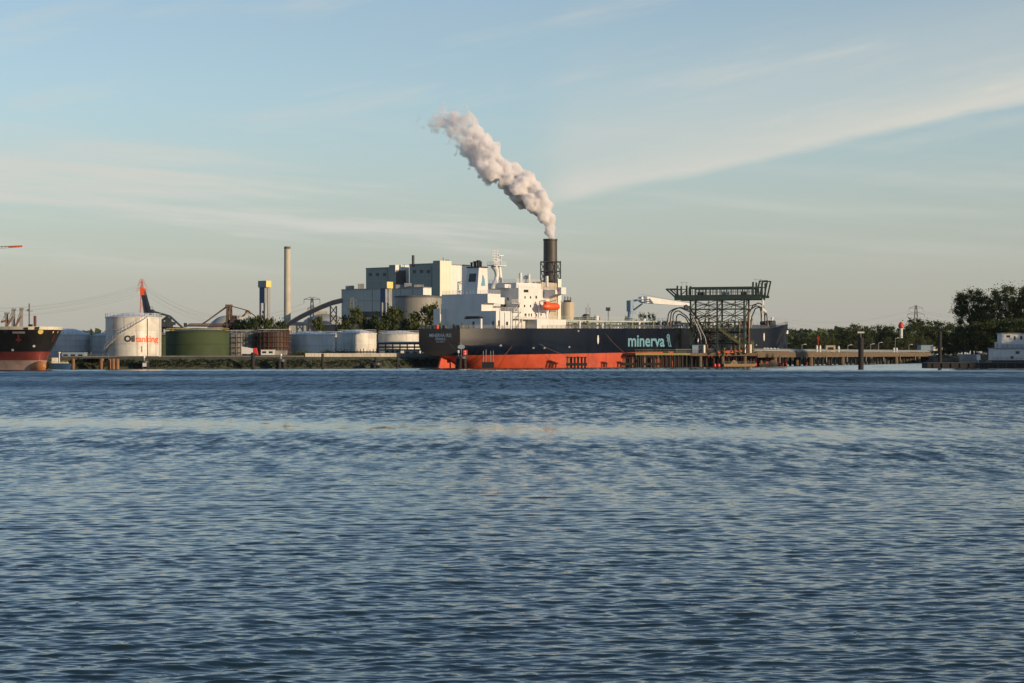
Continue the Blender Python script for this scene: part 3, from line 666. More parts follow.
    s = S_at(526, -5); b = MB(SF); z = Zs(278, s, -5); b.lathe((s, -5), [(.05, z - .9), (.7, z - .6), (.95, z), (.7, z + .7), (.05, z + .95)], 14); b.tube((s, -5, zw - .1), (s, -5, z - .6), .25); b.build('satellite_dome', MT['white'], root)
    s = S_at(505, -3); b = MB(SF); b.box(S_at(505, -7), S_at(511, -7), -6.9, -3, zt + .02, Zs(284.5, 30, -7)); b.build('equipment_locker', MT['white'], root)
    # provision crane aft
    b = MB(SF); s = 8.; t = T_at(481, s); b.tube((s, t, 12.5), (s, t, Zs(317.5, s, t)), .45, 12); b.build('crane_post', MT['white'], root)
    b = MB(SF); z = Zs(317.6, s, t); b.bar((s, t - .8, z), (s, t + 6.8, z - .15), .8, .55); 
    for k in range(4): b.box(s - .5, s + .5, t + .6 + k * 1.5, t + 1.7 + k * 1.5, z - .1, z + .5)
    b.build('crane_jib', MT['black'], root)
    # mooring winches, lockers on the aft deck
    for t in (8, 4.5, -1.5, -5.2):
        b = MB(SF); b.lathe((5.5, t), [(.7, 12.6), (.7, 13.9), (.35, 14), (.35, 14.5)], 10); b.box(6.5, 8, t - .9, t + .9, 12.5, 13.9); b.build('mooring_winch', MT['deck'], root)
    b = MB(SF); b.box(2.2, 3.2, T_at(436.5, 2), T_at(434, 2), 12.5, 14.); b.build('lifebuoy_box', MT['orange'], root)
    # lifeboat on its davit, and the raised white store at the deck edge
    z = Zs(306.7, 39, -15.3); s0, s1 = S_at(543, -15.3), S_at(559.3, -15.3); sm_ = (s0 + s1) / 2; hl = (s1 - s0) / 2
    b = MB(SF); n = 14; rg = []
    for k in range(9):
        x = -1 + k / 4; w = 1.45 * (1 - abs(x) ** 3.2) ** .5 if abs(x) < 1 else .12; 
        rg.append([(sm_ + x * hl, -15.3 + max(w, .12) * math.cos(a), z + .0 + (1.35 if math.sin(a) > 0 else 1.25) * max(.15, (1 - abs(x) ** 4) ** .5 if abs(x) < 1 else .15) * math.sin(a)) for a in np.linspace(0, 2 * math.pi, n, endpoint=False)])
    b._add([p for r in rg for p in r], [(i * n + k, i * n + (k + 1) % n, (i + 1) * n + (k + 1) % n, (i + 1) * n + k) for i in range(8) for k in range(n)] + [list(range(n)), [8 * n + k for k in range(n)]])
    b.box(s0 + 1., s0 + 2.6, -16., -14.6, z + 1., z + 1.75)
    lb = b.build('lifeboat', MT['orange'], root)
    b = MB(SF)
    for s in (s0 + 1.6, s1 - 1.6): b.bar((s, -12.2, z - 3.6), (s, -12.6, z + 1.8), .35); b.bar((s, -12.6, z + 1.8), (s, -15.4, z + 2.2), .3); b.bar((s, -12.4, z - 1.4), (s, -15.4, z - 1.5), .3)
    b.build('davit', MT['white'], lb)
    b = MB(SF); s0, s1 = S_at(537, -15.6), S_at(566, -15.6); b.box(s0, s1, -15.6, -9, dz, Zs(319.3, s0, -15.6)); b.build('deck_store', MT['white'], root)
    # ---- cargo deck: pipe rack, tanks, manifold, vents
    for t, dzz, r, m in ((-9.5, 2.5, .35, 'pipe'), (-8.3, 2.5, .3, 'pipe'), (-1.2, 2.4, .4, 'pipe'), (0, 2.4, .4, 'olive'), (1.2, 2.4, .35, 'pipe'), (-11.5, 1.1, .3, 'deck')):
        b = MB(SF); a, e = 46, 158; b.tube((a, t, deckz(a) + dzz), (e, t, deckz(e) + dzz), r, 8)
        for s in range(50, 158, 7): b.bar((s, t, deckz(s) - .3), (s, t, deckz(s) + dzz), .25)
        b.build('deck_pipe', MT[m], root)
    b = MB(SF); b.box(46, 165, -4.2, -2.6, deckz(100) + 2.6, deckz(100) + 2.8); b.rail([(46, -4.2, deckz(100) + 2.8), (165, -4.2, deckz(100) + 2.8)], 1.1, 2.5, .07, 2)
    for s in range(48, 165, 9): b.bar((s, -3.4, deckz(s) - .3), (s, -3.4, deckz(100) + 2.6), .3)
    b.build('catwalk', MT['pipe'], root)
    for s in range(52, 158, 6):
        b = MB(SF); t = -13 + (s * 7 % 5) * .6; h = 1. + (s * 13 % 7) * .22; b.tube((s, t, deckz(s) - .3), (s, t, deckz(s) + h), .35, 8); b.tube((s, t, deckz(s) + h), (s, t, deckz(s) + h + .35), .55, 8); b.build('deck_vent', MT['white' if s % 4 else 'olive'], root)
    for k in range(5):
        s = S_at(676 + 4.5 * k, -13); b = MB(SF); b.tube((s, -8, deckz(s) + 1.2), (s, -14.2, deckz(s) + 1.2), .3, 8); b.tube((s, -13.9, deckz(s) + 1.2), (s, -14.3, deckz(s) + 1.2), .5, 8); b.bar((s, -11.5, deckz(s) - .3), (s, -11.5, deckz(s) + 1), .3); b.build('manifold_pipe', MT['pipe'], root)
    b = MB(SF); s = S_at(688, -8); b.box(s - 7, s + 7, -6, 6, deckz(s) - .25, deckz(s) + 2.2); b.build('deck_shelter', MT['signblue'], root)
    b = MB(SF); s = S_at(643, -9); b.path([(s, -9, deckz(s) - .3), (s, -9, deckz(s) + 2.2), (s + 1.2, -9, deckz(s) + 3.4)], [.45, .45, .5], 8); b.build('vent_post', MT['white'], root)
    # hose crane amidships
    sc = S_at(630, 0); zd = deckz(sc); zt_ = Zs(300.5, sc, 0); b = MB(SF)
    b.tube((sc, 0, zd - .3), (sc, 0, zt_ - 1.), .95, 14, .8); b.box(sc - .9, sc + .9, -.9, .9, zt_ - 4., zt_); b.rail([(sc - 1.6, -1.4, zt_ - 5), (sc + 1.6, -1.4, zt_ - 5)], 1., 1., .08, 2)
    cp = b.build('crane_pedestal', MT['signblue'], root)
    sj = S_at(641.5, .3); st_ = S_at(690, 2.5); j = Vector((sj, .3, Zs(299.5, sj, .3))); tip = Vector((st_, 2.5, Zs(304.8, st_, 2.5)))
    b = MB(SF); b.bar((sc, 0, zt_ - .3), j, .7, .7); b.bar((sc + .3, -.2, zt_ - 4.2), (j.x + .3, j.y, j.z - 1.6), .45, .45); b.build('crane_link', MT['signblue'], root)
    b = MB(SF); d = (tip - j).normalized(); sdv = Vector((d.y, -d.x, 0)).normalized()
    def ring4(p, w, h): return [p - sdv * w - Vector((0, 0, h)), p + sdv * w - Vector((0, 0, h)), p + sdv * w + Vector((0, 0, h)), p - sdv * w + Vector((0, 0, h))]
    secs = [ring4(j - d * 1., .7, .9), ring4(j + d * 1.5, .8, 1.25), ring4(j.lerp(tip, .55), .6, .85), ring4(tip, .4, .5)]
    b._add([p for r in secs for p in r], [(i * 4 + k, i * 4 + (k + 1) % 4, i * 4 + 4 + (k + 1) % 4, i * 4 + 4 + k) for i in range(3) for k in range(4)] + [(3, 2, 1, 0), (12, 13, 14, 15)])
    b.build('crane_boom', MT['white'], root)
    b = MB(SF); b.bar(j + Vector((0, 0, 1.9)), tip + Vector((0, 0, .6)), .06); b.tube(tip, tip - Vector((0, 0, 3.4)), .06, 5); b.box(tip.x - .3, tip.x + .3, tip.y - .3, tip.y + .3, tip.z - 4., tip.z - 3.4); b.build('hoist_wire', MT['dksteel'], root)
    # ---- forecastle
    b = MB(SF); a = 172
    pts = [(s, -(hb(s) - .2), deckz(s) - .2) for s in (178, 184, 190, 196, 202, 207)]; b.rail(pts, 1.3, 1.6, .1, 2); b.rail([(p[0], -p[1], p[2]) for p in pts], 1.3, 1.6, .1, 2); b.build('bow_railing', MT['steel'], root)
    for s, t, h in ((184, -6, 2.2), (189, -5, 1.9), (193, -3.5, 1.7), (186, 4, 2.)):
        b = MB(SF); b.box(s - 1.2, s + 1.2, t - 1.2, t + 1.2, deckz(s) - .3, deckz(s) + h * .7); b.tube((s, t - 1.4, deckz(s) + h * .5), (s, t + 1.4, deckz(s) + h * .5), .8, 10); b.build('windlass', MT['dksteel'], root)
    for s, t, h, m in ((176, -4, 3.4, 'white'), (180.5, -2, 2.6, 'olive'), (197, -1, 2.2, 'white')):
        b = MB(SF); b.tube((s, t, deckz(s) - .3), (s, t, deckz(s) + h), .4, 8); b.tube((s, t, deckz(s) + h), (s + .6, t, deckz(s) + h + .5), .55, 8); b.build('deck_vent', MT[m], root)
    b = MB(SF); s = 194; b.bar((s, 0, deckz(s) - .3), (s, 0, deckz(s) + 5.5), .3); b.bar((s, -1.2, deckz(s) + 4), (s, 1.2, deckz(s) + 4), .15); b.build('foremast', MT['white'], root)
    b = MB(SF); s = 206.2; b.box(s - .7, s + .7, -half(s, 13.4) - .12, -half(s, 13.4) + .3, 12.6, 14.); b.build('bow_badge', MT['white'], root)
make_tanker()

# ------------------------------------------------------------------ cargo ship cut by the left edge
def make_cargo():
    # bow towards the right and slightly towards the camera; stem at pixel 44, hull axis running off to the left and away
    Yb = 566.; o = Vector((xat(39.5, Yb), Yb, 0)); CF = frame(o, 180 - 50.)       # x runs aft from the stem foot
    root = thing('cargo_ship', o, 'black bulk carrier with faded red and pink bottom, its bow at the left edge', 'ship')
    k = Yb / F
    def zz(py): return CH + (HZ - py) * k
    zt, zr, zp = zz(326.7), zz(351.6), zz(360.3)
    fl = lambda z: -max(0, z - 4) * .50 * (1 if z < zt else 1)                     # raked stem: overhang forward
    st = [0, .6, 1.6, 3, 5, 8, 12, 17, 24, 40, 70, 110]
    def halfb(s, z):
        full = 15.5 * min(1, ((s) / 20.)) ** .5 if s > 0 else .12
        low = 15.5 * min(1, (s / 28.)) ** .8 if s > 0 else .1
        f = min(1, max(0, (z - 1) / 11.)); return max(.1, low + (full - low) * f)
    zl = [-2, 0, 1.2, zp - .02, zp, (zp + zr) / 2, zr - .02, zr, 7.5, 9.5, 11, zt - .88, zt - .85, zt]
    mi = [2, 2, 2, 1, 1, 1, 0, 0, 0, 0, 0, 0, 3]
    H = MB(CF); n = len(st); m = len(zl)
    for sd_ in (1, -1):
        b = len(H.v)
        H._add([(s * (1 - (fl(z) / -60)) + fl(z) * max(0, 1 - s / 26.), sd_ * halfb(s, z), z) for s in st for z in zl], [])
        for i in range(n - 1):
            for j in range(m - 1): H.f.append([b + i * m + j, b + (i + 1) * m + j, b + (i + 1) * m + j + 1, b + i * m + j + 1]); H.mi.append(mi[j])
    for j in range(m - 1): H.f.append([j, j + 1, n * m + j + 1, n * m + j]); H.mi.append(mi[j])
    H.build('hull', [MT['black'], MT['oxide'], MT['fadered'], MT['yellowclad']], root, 30)
    d = MB(CF); pts = [(s * (1 - (fl(zt) / -60)) + fl(zt) * max(0, 1 - s / 26.), halfb(s, zt) - .1) for s in st]
    d.prism([(x, y) for x, y in pts] + [(x, -y) for x, y in reversed(pts)], zt - .95, zt - .87); d.build('deck', MT['oxide'], root)
    # bulb
    b = MB(CF); b.path([(6, 0, .2), (2, 0, .5), (-.6, 0, .9), (-2., 0, 1.1), (-2.7, 0, 1.2)], [2.2, 2.0, 1.7, 1.1, .3], 14); b.build('bulbous_bow', MT['litbulb'], root)
    # bow badge, mooring holes, name strokes, anchor
    def on(px, py, w, h, name, mat, side=1, disc=False):
        # find the spot on the near bow flank by stepping aft
        z = zz(py); best = None
        for q in np.linspace(0, 100, 1200):
            x = q * (1 - (fl(z) / -60)) + fl(z) * max(0, 1 - q / 26.); p = CF @ Vector((x, side * halfb(q, z), z)); e = abs((p.x / p.y) * F + 512 - px)
            if best is None or e < best[0]: best = (e, p, q, x)
        q = best[2]; zc = CH + (HZ - py) / F * best[1].y
        def pt(qq, z): return Vector((qq * (1 - (fl(z) / -60)) + fl(z) * max(0, 1 - qq / 26.), side * halfb(qq, z), z))
        a, c, up = pt(q, zc), pt(q + .3, zc), pt(q, zc + .3); tx = (c - a).normalized(); tz = (up - a).normalized(); nn = tx.cross(tz).normalized()
        if (CF.to_3x3() @ nn).y > 0: nn = -nn
        b = MB(CF)
        if disc:
            g = [a + nn * .06 + tx * (w / 2 * math.cos(t)) + tz * (h / 2 * math.sin(t)) for t in np.linspace(0, 6.283, 18, endpoint=False)]
            b.slab(g, nn * .06)
        else:
            b.slab([a + nn * .06 - tx * w / 2 - tz * h / 2, a + nn * .06 + tx * w / 2 - tz * h / 2, a + nn * .06 + tx * w / 2 + tz * h / 2, a + nn * .06 - tx * w / 2 + tz * h / 2], nn * .05)
        return b.build(name, MT[mat], root)
    return root, CF, zz, on, zt
MT['litbulb'] = M('bulb_sunlit_orange', (.42, .17, .06), .7, streak=.5, scol=(.2, .07, .03), blot=.5, bcol=(.3, .08, .04))  # low sunlight on the bulb put into its orange colour
def finish_cargo():
    root, CF, zz, on, zt = make_cargo()
    for px, py in ((5, 331), (26, 328.6), (37, 328), (42, 328), (46.5, 327.8), (53, 328.3)):
        on(px, py, 1.2, .8, 'mooring_port', 'dksteel', 1 if px < 41 else -1)
    on(40.6, 331.6, 1.5, 1.5, 'bow_badge', 'yellow', 1, True)
    for i in range(10): on(13.5 + i * 1.15, 332.4, .62, .62, 'name_lettering', 'steel', 1)
    for i in range(5): on(51.5 + i * 1.5, 332., .5, .6, 'name_lettering', 'yellow', -1)
    for px, py, s in ((18.5, 338, 1), (53, 338.5, -1)):
        on(px, py, .5, 2.3, 'anchor', 'oxide', s); on(px, py + 1.6, 1.7, .5, 'anchor', 'oxide', s)
    for px, py, s in ((34, 346, 1), (43, 346, -1), (12.5, 350, 1)): on(px, py, .75, .75, 'thruster_mark', 'white', s, True)
    # deck gear: three cargo posts with derricks, foremast, red vent
    def P(px, py, Y): return at(px, py, Y)
    for px, pt, tilt, px2, py2 in ((13, 308.5, 0, 6, 327), (21, 308, 0, 15, 327), (6.5, 312.5, -3, 1, 322)):
        Y = 590; b = MB(); b.bar(P(px - .6, 330, Y), P(px + tilt * .2 - .6, pt, Y), .45); b.bar(P(px + 1.2, 330, Y + 1), P(px + 1.2 + tilt * .2, pt, Y + 1), .45); b.box(*[v for v in (P(px - 1.2, 0, Y).x, P(px + 1.8, 0, Y).x)], Y - .5, Y + 1.6, zat(pt + 1.6, Y), zat(pt - .2, Y))
        b.build('cargo_post', MT['steel'], root)
        b = MB(); b.bar(P(px, pt + 8, Y), P(px2, py2, Y), .55); b.bar(P(px, pt + .5, Y), P(px2, py2, Y), .12); b.build('derrick', MT['rustpile'], root)
    Y = 578; b = MB(); b.bar(P(29.2, 330, Y), P(29.2, 303.5, Y), .32); b.bar(P(26.3, 310.8, Y), P(33, 311.2, Y), .16); b.box(P(27.4, 0, Y).x, P(29.4, 0, Y).x, Y - .3, Y + .3, zat(310.8, Y), zat(309, Y)); b.build('foremast', MT['pylon'], root)
    Y = 574; b = MB(); b.tube(P(35, 330, Y), P(35, 315.8, Y), .42, 8); b.build('flagstaff', MT['oxide'], root)
    b = MB(); b.box(P(28.2, 0, Y).x, P(31.6, 0, Y).x, Y, Y + 1.4, zt - 1.2, zat(324.3, Y)); b.build('windlass', MT['black'], root)
finish_cargo()

# small boats and the houseboat
def small_boat():
    Y = 594; x0, x1 = xat(50.5, Y), xat(70.5, Y); o = Vector(((x0 + x1) / 2, Y, 0)); L = (x1 - x0)
    root = thing('workboat', o, 'small blue workboat with a white mast, moored behind the bulk carrier bow', 'boat'); b = MB()
    prof = [(0, 1.3), (.15, 1.55), (.5, 1.6), (.85, 1.5), (1, .9)]; zl = [-.4, .6, 1.55]
    vs = []; fs = []
    for t, w in prof:
        for sd_ in (-1, 1):
            for z in zl: vs.append((x0 + L * t + (.25 if t == 1 else 0) * z, Y + sd_ * w * (.75 + .16 * z), z + .12 * abs(t - .5)))
    for i in range(4):
        for sd_ in range(2):
            for k in range(2): a = i * 6 + sd_ * 3 + k; fs.append((a, a + 6, a + 7, a + 1))
        fs.append((i * 6 + 2, i * 6 + 8, i * 6 + 11, i * 6 + 5))
    fs += [(0, 1, 4, 3), (1, 2, 5, 4), (24, 25, 28, 27), (25, 26, 29, 28)]
    b._add(vs, fs); b.build('hull', MT['hullblue'], root)
    b = MB(); b.box(x0 + .8, x1 - .8, Y - 1.35, Y + 1.35, 1.75, 1.95); b.rail([(x0 + .5, Y - 1.4, 1.7), (x1 - .6, Y - 1.4, 1.7)], .7, 1.2, .06, 2); b.build('deck_trim', MT['yellowclad'], root)
    b = MB(); b.box(x0 + .6, x0 + 2.1, Y - .9, Y + .9, 1.96, 3.4); b.build('wheelhouse', MT['white'], root)
    b = MB(); xm = xat(59.3, Y); b.tube((xm, Y, 1.7), (xm, Y, zat(352, Y)), .16, 8); b.tube((xm, Y, zat(353, Y)), (xm, Y, zat(352, Y)), .4, 8); b.build('mast', MT['white'], root)
small_boat()
def houseboat():
    Y = 655; x0 = xat(993.5, Y); x1 = xat(1050, Y); o = Vector(((x0 + x1) / 2, Y + 4, 1.2)); z = lambda p: zat(p, Y)
    root = thing('houseboat', o, 'white two-storey houseboat with dark windows on the low black hull, right edge', 'boat'); b = MB()
    b.prism([(x0 - .7, Y - .7), (x1, Y - .7), (x1, Y + 8), (x0 - .7, Y + 8)], .0, z(360.2)); b.build('hull', MT['black'], root)
    b = MB(); b.box(x0, x1 - .3, Y, Y + 7, z(360.2) + .01, z(348.6)); b.build('lower_cabin', MT['white'], root)
    b = MB(); b.box(xat(1002, Y), x1 - .4, Y + .4, Y + 6.5, z(348.6) + .3, z(333.6)); b.build('upper_cabin', MT['white'], root)
    b = MB(); b.box(xat(1001, Y), x1, Y - .2, Y + 7, z(333.6) + .01, z(333)); b.build('roof', MT['signblue'], root)
    b = MB(); b.box(x0 - .3, x1, Y - .5, Y + 7.3, z(348.6) + .01, z(347.8)); b.build('upper_deck', MT['signblue'], root)
    b = MB(); b.rail([(x0 - .2, Y - .4, z(347.8)), (x1, Y - .4, z(347.8))], 1.15, 1.5, .07, 3); b.build('railing', MT['dksteel'], root)
    b = MB(); b.rail([(x0 - .4, Y - .55, z(360.2)), (x1, Y - .55, z(360.2))], 1., 1.6, .06, 2); b.build('railing', MT['steel'], root)
    for px, py, w, h in ((1008.6, 336.3, 1.25, .75), (1015, 338, .62, 1.2), (1021.5, 337.6, .7, 1.3)): b = MB(); x = xat(px, Y); b.box(x - w / 2, x + w / 2, Y + .36, Y + .5, z(py) - h / 2, z(py) + h / 2); b.build('window', MT['glass'], root)
    for px, py, w, h in ((1017.6, 352.5, 1.3, .9), (1012, 357.5, 1., .9)): b = MB(); x = xat(px, Y); b.box(x - w / 2, x + w / 2, Y - .04, Y + .1, z(py) - h / 2, z(py) + h / 2); b.build('window', MT['glass'], root)
    b = MB(); b.tube((xat(996, Y), Y + .5, z(348)), (xat(996, Y), Y + .5, z(343)), .35, 10); b.tube((xat(996, Y), Y + .5, z(343)), (xat(996, Y), Y + .5, z(342.2)), .5, 10); b.build('chimney', MT['white'], root)
houseboat()
def pontoon():
    Y = 640; x0, x1 = xat(927.5, Y), xat(1060, Y); o = Vector(((x0 + x1) / 2, Y + 4, 0)); root = thing('pontoon', o, 'long low black floating pontoon in front of the right bank', 'pontoon'); b = MB()
    b.box(x0, x1, Y, Y + 9, -.5, 1.55); b.build('float', MT['timber'], root)
    b = MB(); b.box(x0 - .15, x1, Y - .2, Y + 9.2, 1.56, 1.8); b.build('deck', MT['dksteel'], root)
    for k in range(14): b = MB(); x = x0 + 2 + k * 2.9; b.box(x - .25, x + .25, Y - .35, Y - .01, .2, 1.5); b.build('fender', MT['black'], root)
    b = MB(); b.rail([(x0 + 3, Y + 4, 1.8), (xat(985, Y), Y + 4, 1.8)], 1.1, 2., .07, 2); b.build('railing', MT['dksteel'], root)
    solo(MB().box(xat(965, Y), xat(983, Y), Y + 6, Y + 8.4, 1.81, 4.3).box(xat(964.5, Y), xat(983.5, Y), Y + 5.8, Y + 8.6, 4.31, 4.45), 'deck_shed', MT['steel'], 'low grey shed standing on the black pontoon', 'shed')
    solo(MB().box(xat(979, Y), xat(982.6, Y), Y + 3, Y + 3.2, 2.6, 4.3).bar((xat(980.8, Y), Y + 3.1, 1.8), (xat(980.8, Y), Y + 3.1, 2.6), .15), 'notice_board', MT['white'], 'small white notice board on the pontoon left of the houseboat', 'sign')
pontoon()

# ------------------------------------------------------------------ oil tanks on the left bank
def tank(px0, px1, pt, Y, label, wall, roof='roofwhite', cone=1.6, name='storage_tank', pr=True, group='storage tanks on the left bank', rings=3, stair=None, zb=Z0, rail='white', scale=1.):
    c = Vector((xat((px0 + px1) / 2, Y), Y, zb)); r = (px1 - px0) / 2 / F * Y; zt = zat(pt, Y)
    root = thing(name, c, label, 'tank', group); b = MB(); prof = [(r, zb - .4)]
    for k in range(1, rings + 1):
        z = zb + (zt - zb) * k / (rings + 1); prof += [(r, z - .12), (r + .13, z - .08), (r + .13, z + .08), (r, z + .12)]
    prof += [(r, zt - .3), (r + .18, zt - .28), (r + .18, zt)]; b.lathe(c, prof, 72); b.build('wall', MT[wall], root)
    b = MB(); b.lathe(c, [(r + .12, zt + .005), (r * .6, zt + cone * .55), (r * .25, zt + cone * .92), (.15, zt + cone)], 48, cap0=False); b.build('roof', MT[roof], root)
    if pr:
        b = MB(); b.rail([(c.x + (r) * math.cos(a), c.y + r * math.sin(a), zt) for a in np.linspace(0, 2 * math.pi, 33)], 1.1, 2.4, .07, 2); b.build('railing', MT[rail], root)
    if stair:                              # a stair winding up the shell, from angle a0 at the foot to a1 at the rim
        a0, a1 = R(stair[0]), R(stair[1]); b = MB(); n = 26; pr_ = None
        for k in range(n + 1):
            a = a0 + (a1 - a0) * k / n; z = zb + (zt - zb) * k / n; p0 = Vector((c.x + (r + .12) * math.cos(a), c.y + (r + .12) * math.sin(a), z)); p1 = Vector((c.x + (r + 1.) * math.cos(a), c.y + (r + 1.) * math.sin(a), z))
            if pr_:
                b.bar(pr_[1], p1, .12, .38); b.bar(pr_[1] + Vector((0, 0, 1.1)), p1 + Vector((0, 0, 1.1)), .08); b.bar(pr_[0], p0, .1, .3)
            b.bar(p0, p1, .3, .08); b.bar(p1, p1 + Vector((0, 0, 1.1)), .06); pr_ = (p0, p1)
        b.build('staircase', MT['tankwhite'], root)
    return root, c, r, zt
rt, tc_, tr_, tz_ = tank(106, 161, 317.2, 634, 'tall weathered white tank with big black and orange lettering and a winding stair', 'tankwhite', cone=1.5, rings=2, stair=(-172, -50))
def tank_ang(px):                         # where on the shell a pixel column falls
    u = (px - 512) / F; lo, hi = -1.4, 1.4
    for _ in range(40):
        m = (lo + hi) / 2
        if (tc_.x + tr_ * math.sin(m)) / (tc_.y - tr_ * math.cos(m)) < u: lo = m
        else: hi = m
    return lo
def tank_text(s, px0, px1, pb, pt, mat, bold=.02):
    Yf = tc_.y - tr_ * .95; z0, z1 = zat(pb, Yf), zat(pt, Yf); vs, fs = text_fit(s, 1., z1 - z0, bold); b = MB(); rr = tr_ + .04
    P = []
    for x, y in vs: a = tank_ang(px0 + (px1 - px0) * x); P.append((tc_.x + rr * math.sin(a), tc_.y - rr * math.cos(a), z0 + y))
    b._add(P, fs); b.build('lettering', MT[mat], rt)
tank_text('Oil', 124.2, 134.8, 342, 335.3, 'inkblack', .045)
tank_text('tanking', 135.6, 158.3, 344.3, 335.6, 'inkorange', .03)
for a, z0_, z1_ in ((-50, Z0, tz_), (-62, Z0 + 1.5, Z0 + 3.4), (-120, tz_ - 4, tz_)):
    b = MB(); b.tube((tc_.x + (tr_ + .2) * math.cos(R(a)), tc_.y + (tr_ + .2) * math.sin(R(a)), z0_), (tc_.x + (tr_ + .2) * math.cos(R(a)), tc_.y + (tr_ + .2) * math.sin(R(a)), z1_), .08, 6); b.build('shell_pipe', MT['rustpile'], rt)
tank(46.5, 90.5, 334.3, 652, 'low wide pale tank with a pitched roof, between the bulk carrier and the lettered tank', 'tankgrey', cone=2.0)
tank(91.5, 119, 335.4, 650, 'low pale tank tucked against the left flank of the lettered tank', 'tankgrey', cone=.9)
tank(155, 172, 336, 715, 'small dark green tank seen between the lettered tank and the big green tank', 'green', 'green', cone=.6)
tank(166, 229, 331.6, 684, 'wide green tank with a pale rail round its rim', 'green', 'green', cone=1.2, rings=1, rail='yellow')
tank(224, 259, 333.4, 705, 'grey tank wrapped in scaffolding, right of the wide green tank', 'greytank', 'darkroof', cone=.7, rings=2)
tank(257, 289, 332.6, 700, 'rust-red tank wrapped in scaffolding, left of the white tanks', 'rusttank', 'darkroof', cone=.6, rings=2)
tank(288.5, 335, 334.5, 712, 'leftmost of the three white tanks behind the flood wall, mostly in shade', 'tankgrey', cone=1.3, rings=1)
tank(322, 345, 334.8, 745, 'white tank half hidden behind and between two white tanks', 'tankwhite', cone=.9, rings=1)
tank(337, 376.5, 333, 730, 'middle one of the three white tanks behind the flood wall, with a domed roof', 'tankwhite', cone=1.3, rings=1)
tank(378, 421, 334, 742, 'rightmost of the three white tanks behind the flood wall, next to the tanker stern', 'tankwhite', cone=1.3, rings=1)
def scaffold(px0, px1, pt, Y, label, mat):
    c = (xat((px0 + px1) / 2, Y), Y); r = (px1 - px0) / 2 / F * Y + 1.; zt = zat(pt, Y) + .8; root = thing('scaffold', (c[0], c[1], Z0), label, 'scaffold', 'scaffolds round the tanks')
    for rr, nm in ((r, 'outer_frame'), (r - .75, 'inner_frame')):
        b = MB(); n = 26; A = [2 * math.pi * k / n for k in range(n)]
        for a in A: b.bar((c[0] + rr * math.cos(a), c[1] + rr * math.sin(a), Z0), (c[0] + rr * math.cos(a), c[1] + rr * math.sin(a), zt), .1)
        for k in range(5):
            z = Z0 + (zt - Z0) * (k + 1) / 5 - .3
            for i in range(n): a, q = A[i], A[(i + 1) % n]; b.bar((c[0] + rr * math.cos(a), c[1] + rr * math.sin(a), z), (c[0] + rr * math.cos(q), c[1] + rr * math.sin(q), z), .13)
        b.build(nm, MT[mat], root)
    b = MB()
    for k in range(4):
        z = Z0 + (zt - Z0) * (k + 1) / 5 - .4; b.lathe(c, [(r - .7, z), (r - .05, z), (r - .05, z + .06), (r - .7, z + .06)], 26, False, False)
    b.build('walkway', MT['rustpile'], root)
scaffold(224, 259, 333.4, 705, 'scaffold of grey tubes round the grey tank', 'steel')
scaffold(257, 289, 332.6, 700, 'scaffold of rusty tubes round the rust-red tank', 'stacker')

# ------------------------------------------------------------------ waterside: walls, sheds, piles, pipe racks
def shore_pt(px, back=0.):
    for (x0, y0), (x1, y1) in zip(shore[1:], shore[2:]):
        p0, p1 = x0 / y0 * F + 512, x1 / y1 * F + 512
        if p0 <= px <= p1:
            u = (px - 512) / F; t = (u * y0 - x0) / ((x1 - x0) - u * (y1 - y0)); return Vector((x0 + (x1 - x0) * t, y0 + (y1 - y0) * t + back, 0))
def wall_run(a, e, z0, z1, th, mat, label, name='flood_wall', back=1.2, step=9):
    b = MB(); n = max(2, int((e - a) / step)); P = [shore_pt(a + (e - a) * k / n, back) for k in range(n + 1)]
    for p, q in zip(P, P[1:]):
        d = (q - p).normalized(); nr = Vector((-d.y, d.x, 0)) * th; q2 = q - d * .06
        b.prism([(p.x, p.y), (q2.x, q2.y), (q2.x + nr.x, q2.y + nr.y), (p.x + nr.x, p.y + nr.y)], z0, z1)
    return solo(b, name, MT[mat], label, 'wall')
wall_run(305, 436, 2.2, 4.75, .5, 'concrete', 'sunlit concrete flood wall in front of the white tanks')
wall_run(160, 304, 2.6, 4.0, .5, 'lowwall', 'low grey flood wall in front of the green and scaffolded tanks')
wall_run(62, 159, 2.9, 3.9, .6, 'lowwall', 'low dark quay wall below the lettered tank', back=.6)
wall_run(300, 437, -.8, 1.3, .4, 'timber', 'dark sheet-pile toe wall along the bank foot', name='sheet_pile_wall', back=-3.2)
def piles(specs, mat, name, group):
    for px, w, pt, Y, lab in specs:
        b = MB(); r = w / 2 / F * Y; b.lathe((xat(px, Y), Y), [(r * .96, -1.5), (r, 1.), (r * .97, zat(pt, Y) - .15), (r * .8, zat(pt, Y))], 14); solo(b, name, MT[mat], lab, 'pile', group)
piles([(101.5, 5, 358.5, 600, 'single rusty tube pile at the left foot of the lettered tank'), (109.6, 4, 359, 600, 'leaning-looking left pile of the rusty pile cluster below the lettered tank'), (113.2, 4, 358.6, 598, 'middle pile of the rusty pile cluster below the lettered tank'),
       (117.4, 4, 358.8, 601, 'right pile of the rusty pile cluster below the lettered tank'), (73.2, 3.4, 358.5, 597, 'rusty pile at the stern of the small blue workboat')], 'rustpile', 'mooring_pile', 'rusty mooring piles by the lettered tank')
piles([(253, 4., 352.5, 615, 'tall dark pile in front of the scaffolded grey tank'), (322.5, 2.6, 353.5, 624, 'thin dark pile in front of the leftmost white tank'), (375.8, 2.6, 357, 632, 'short dark pile left of the black pile stump below the middle white tank'), (397.5, 2, 357, 638, 'thin short dark pile below the rightmost white tank')], 'timber', 'mooring_pile', 'dark mooring piles along the left bank')
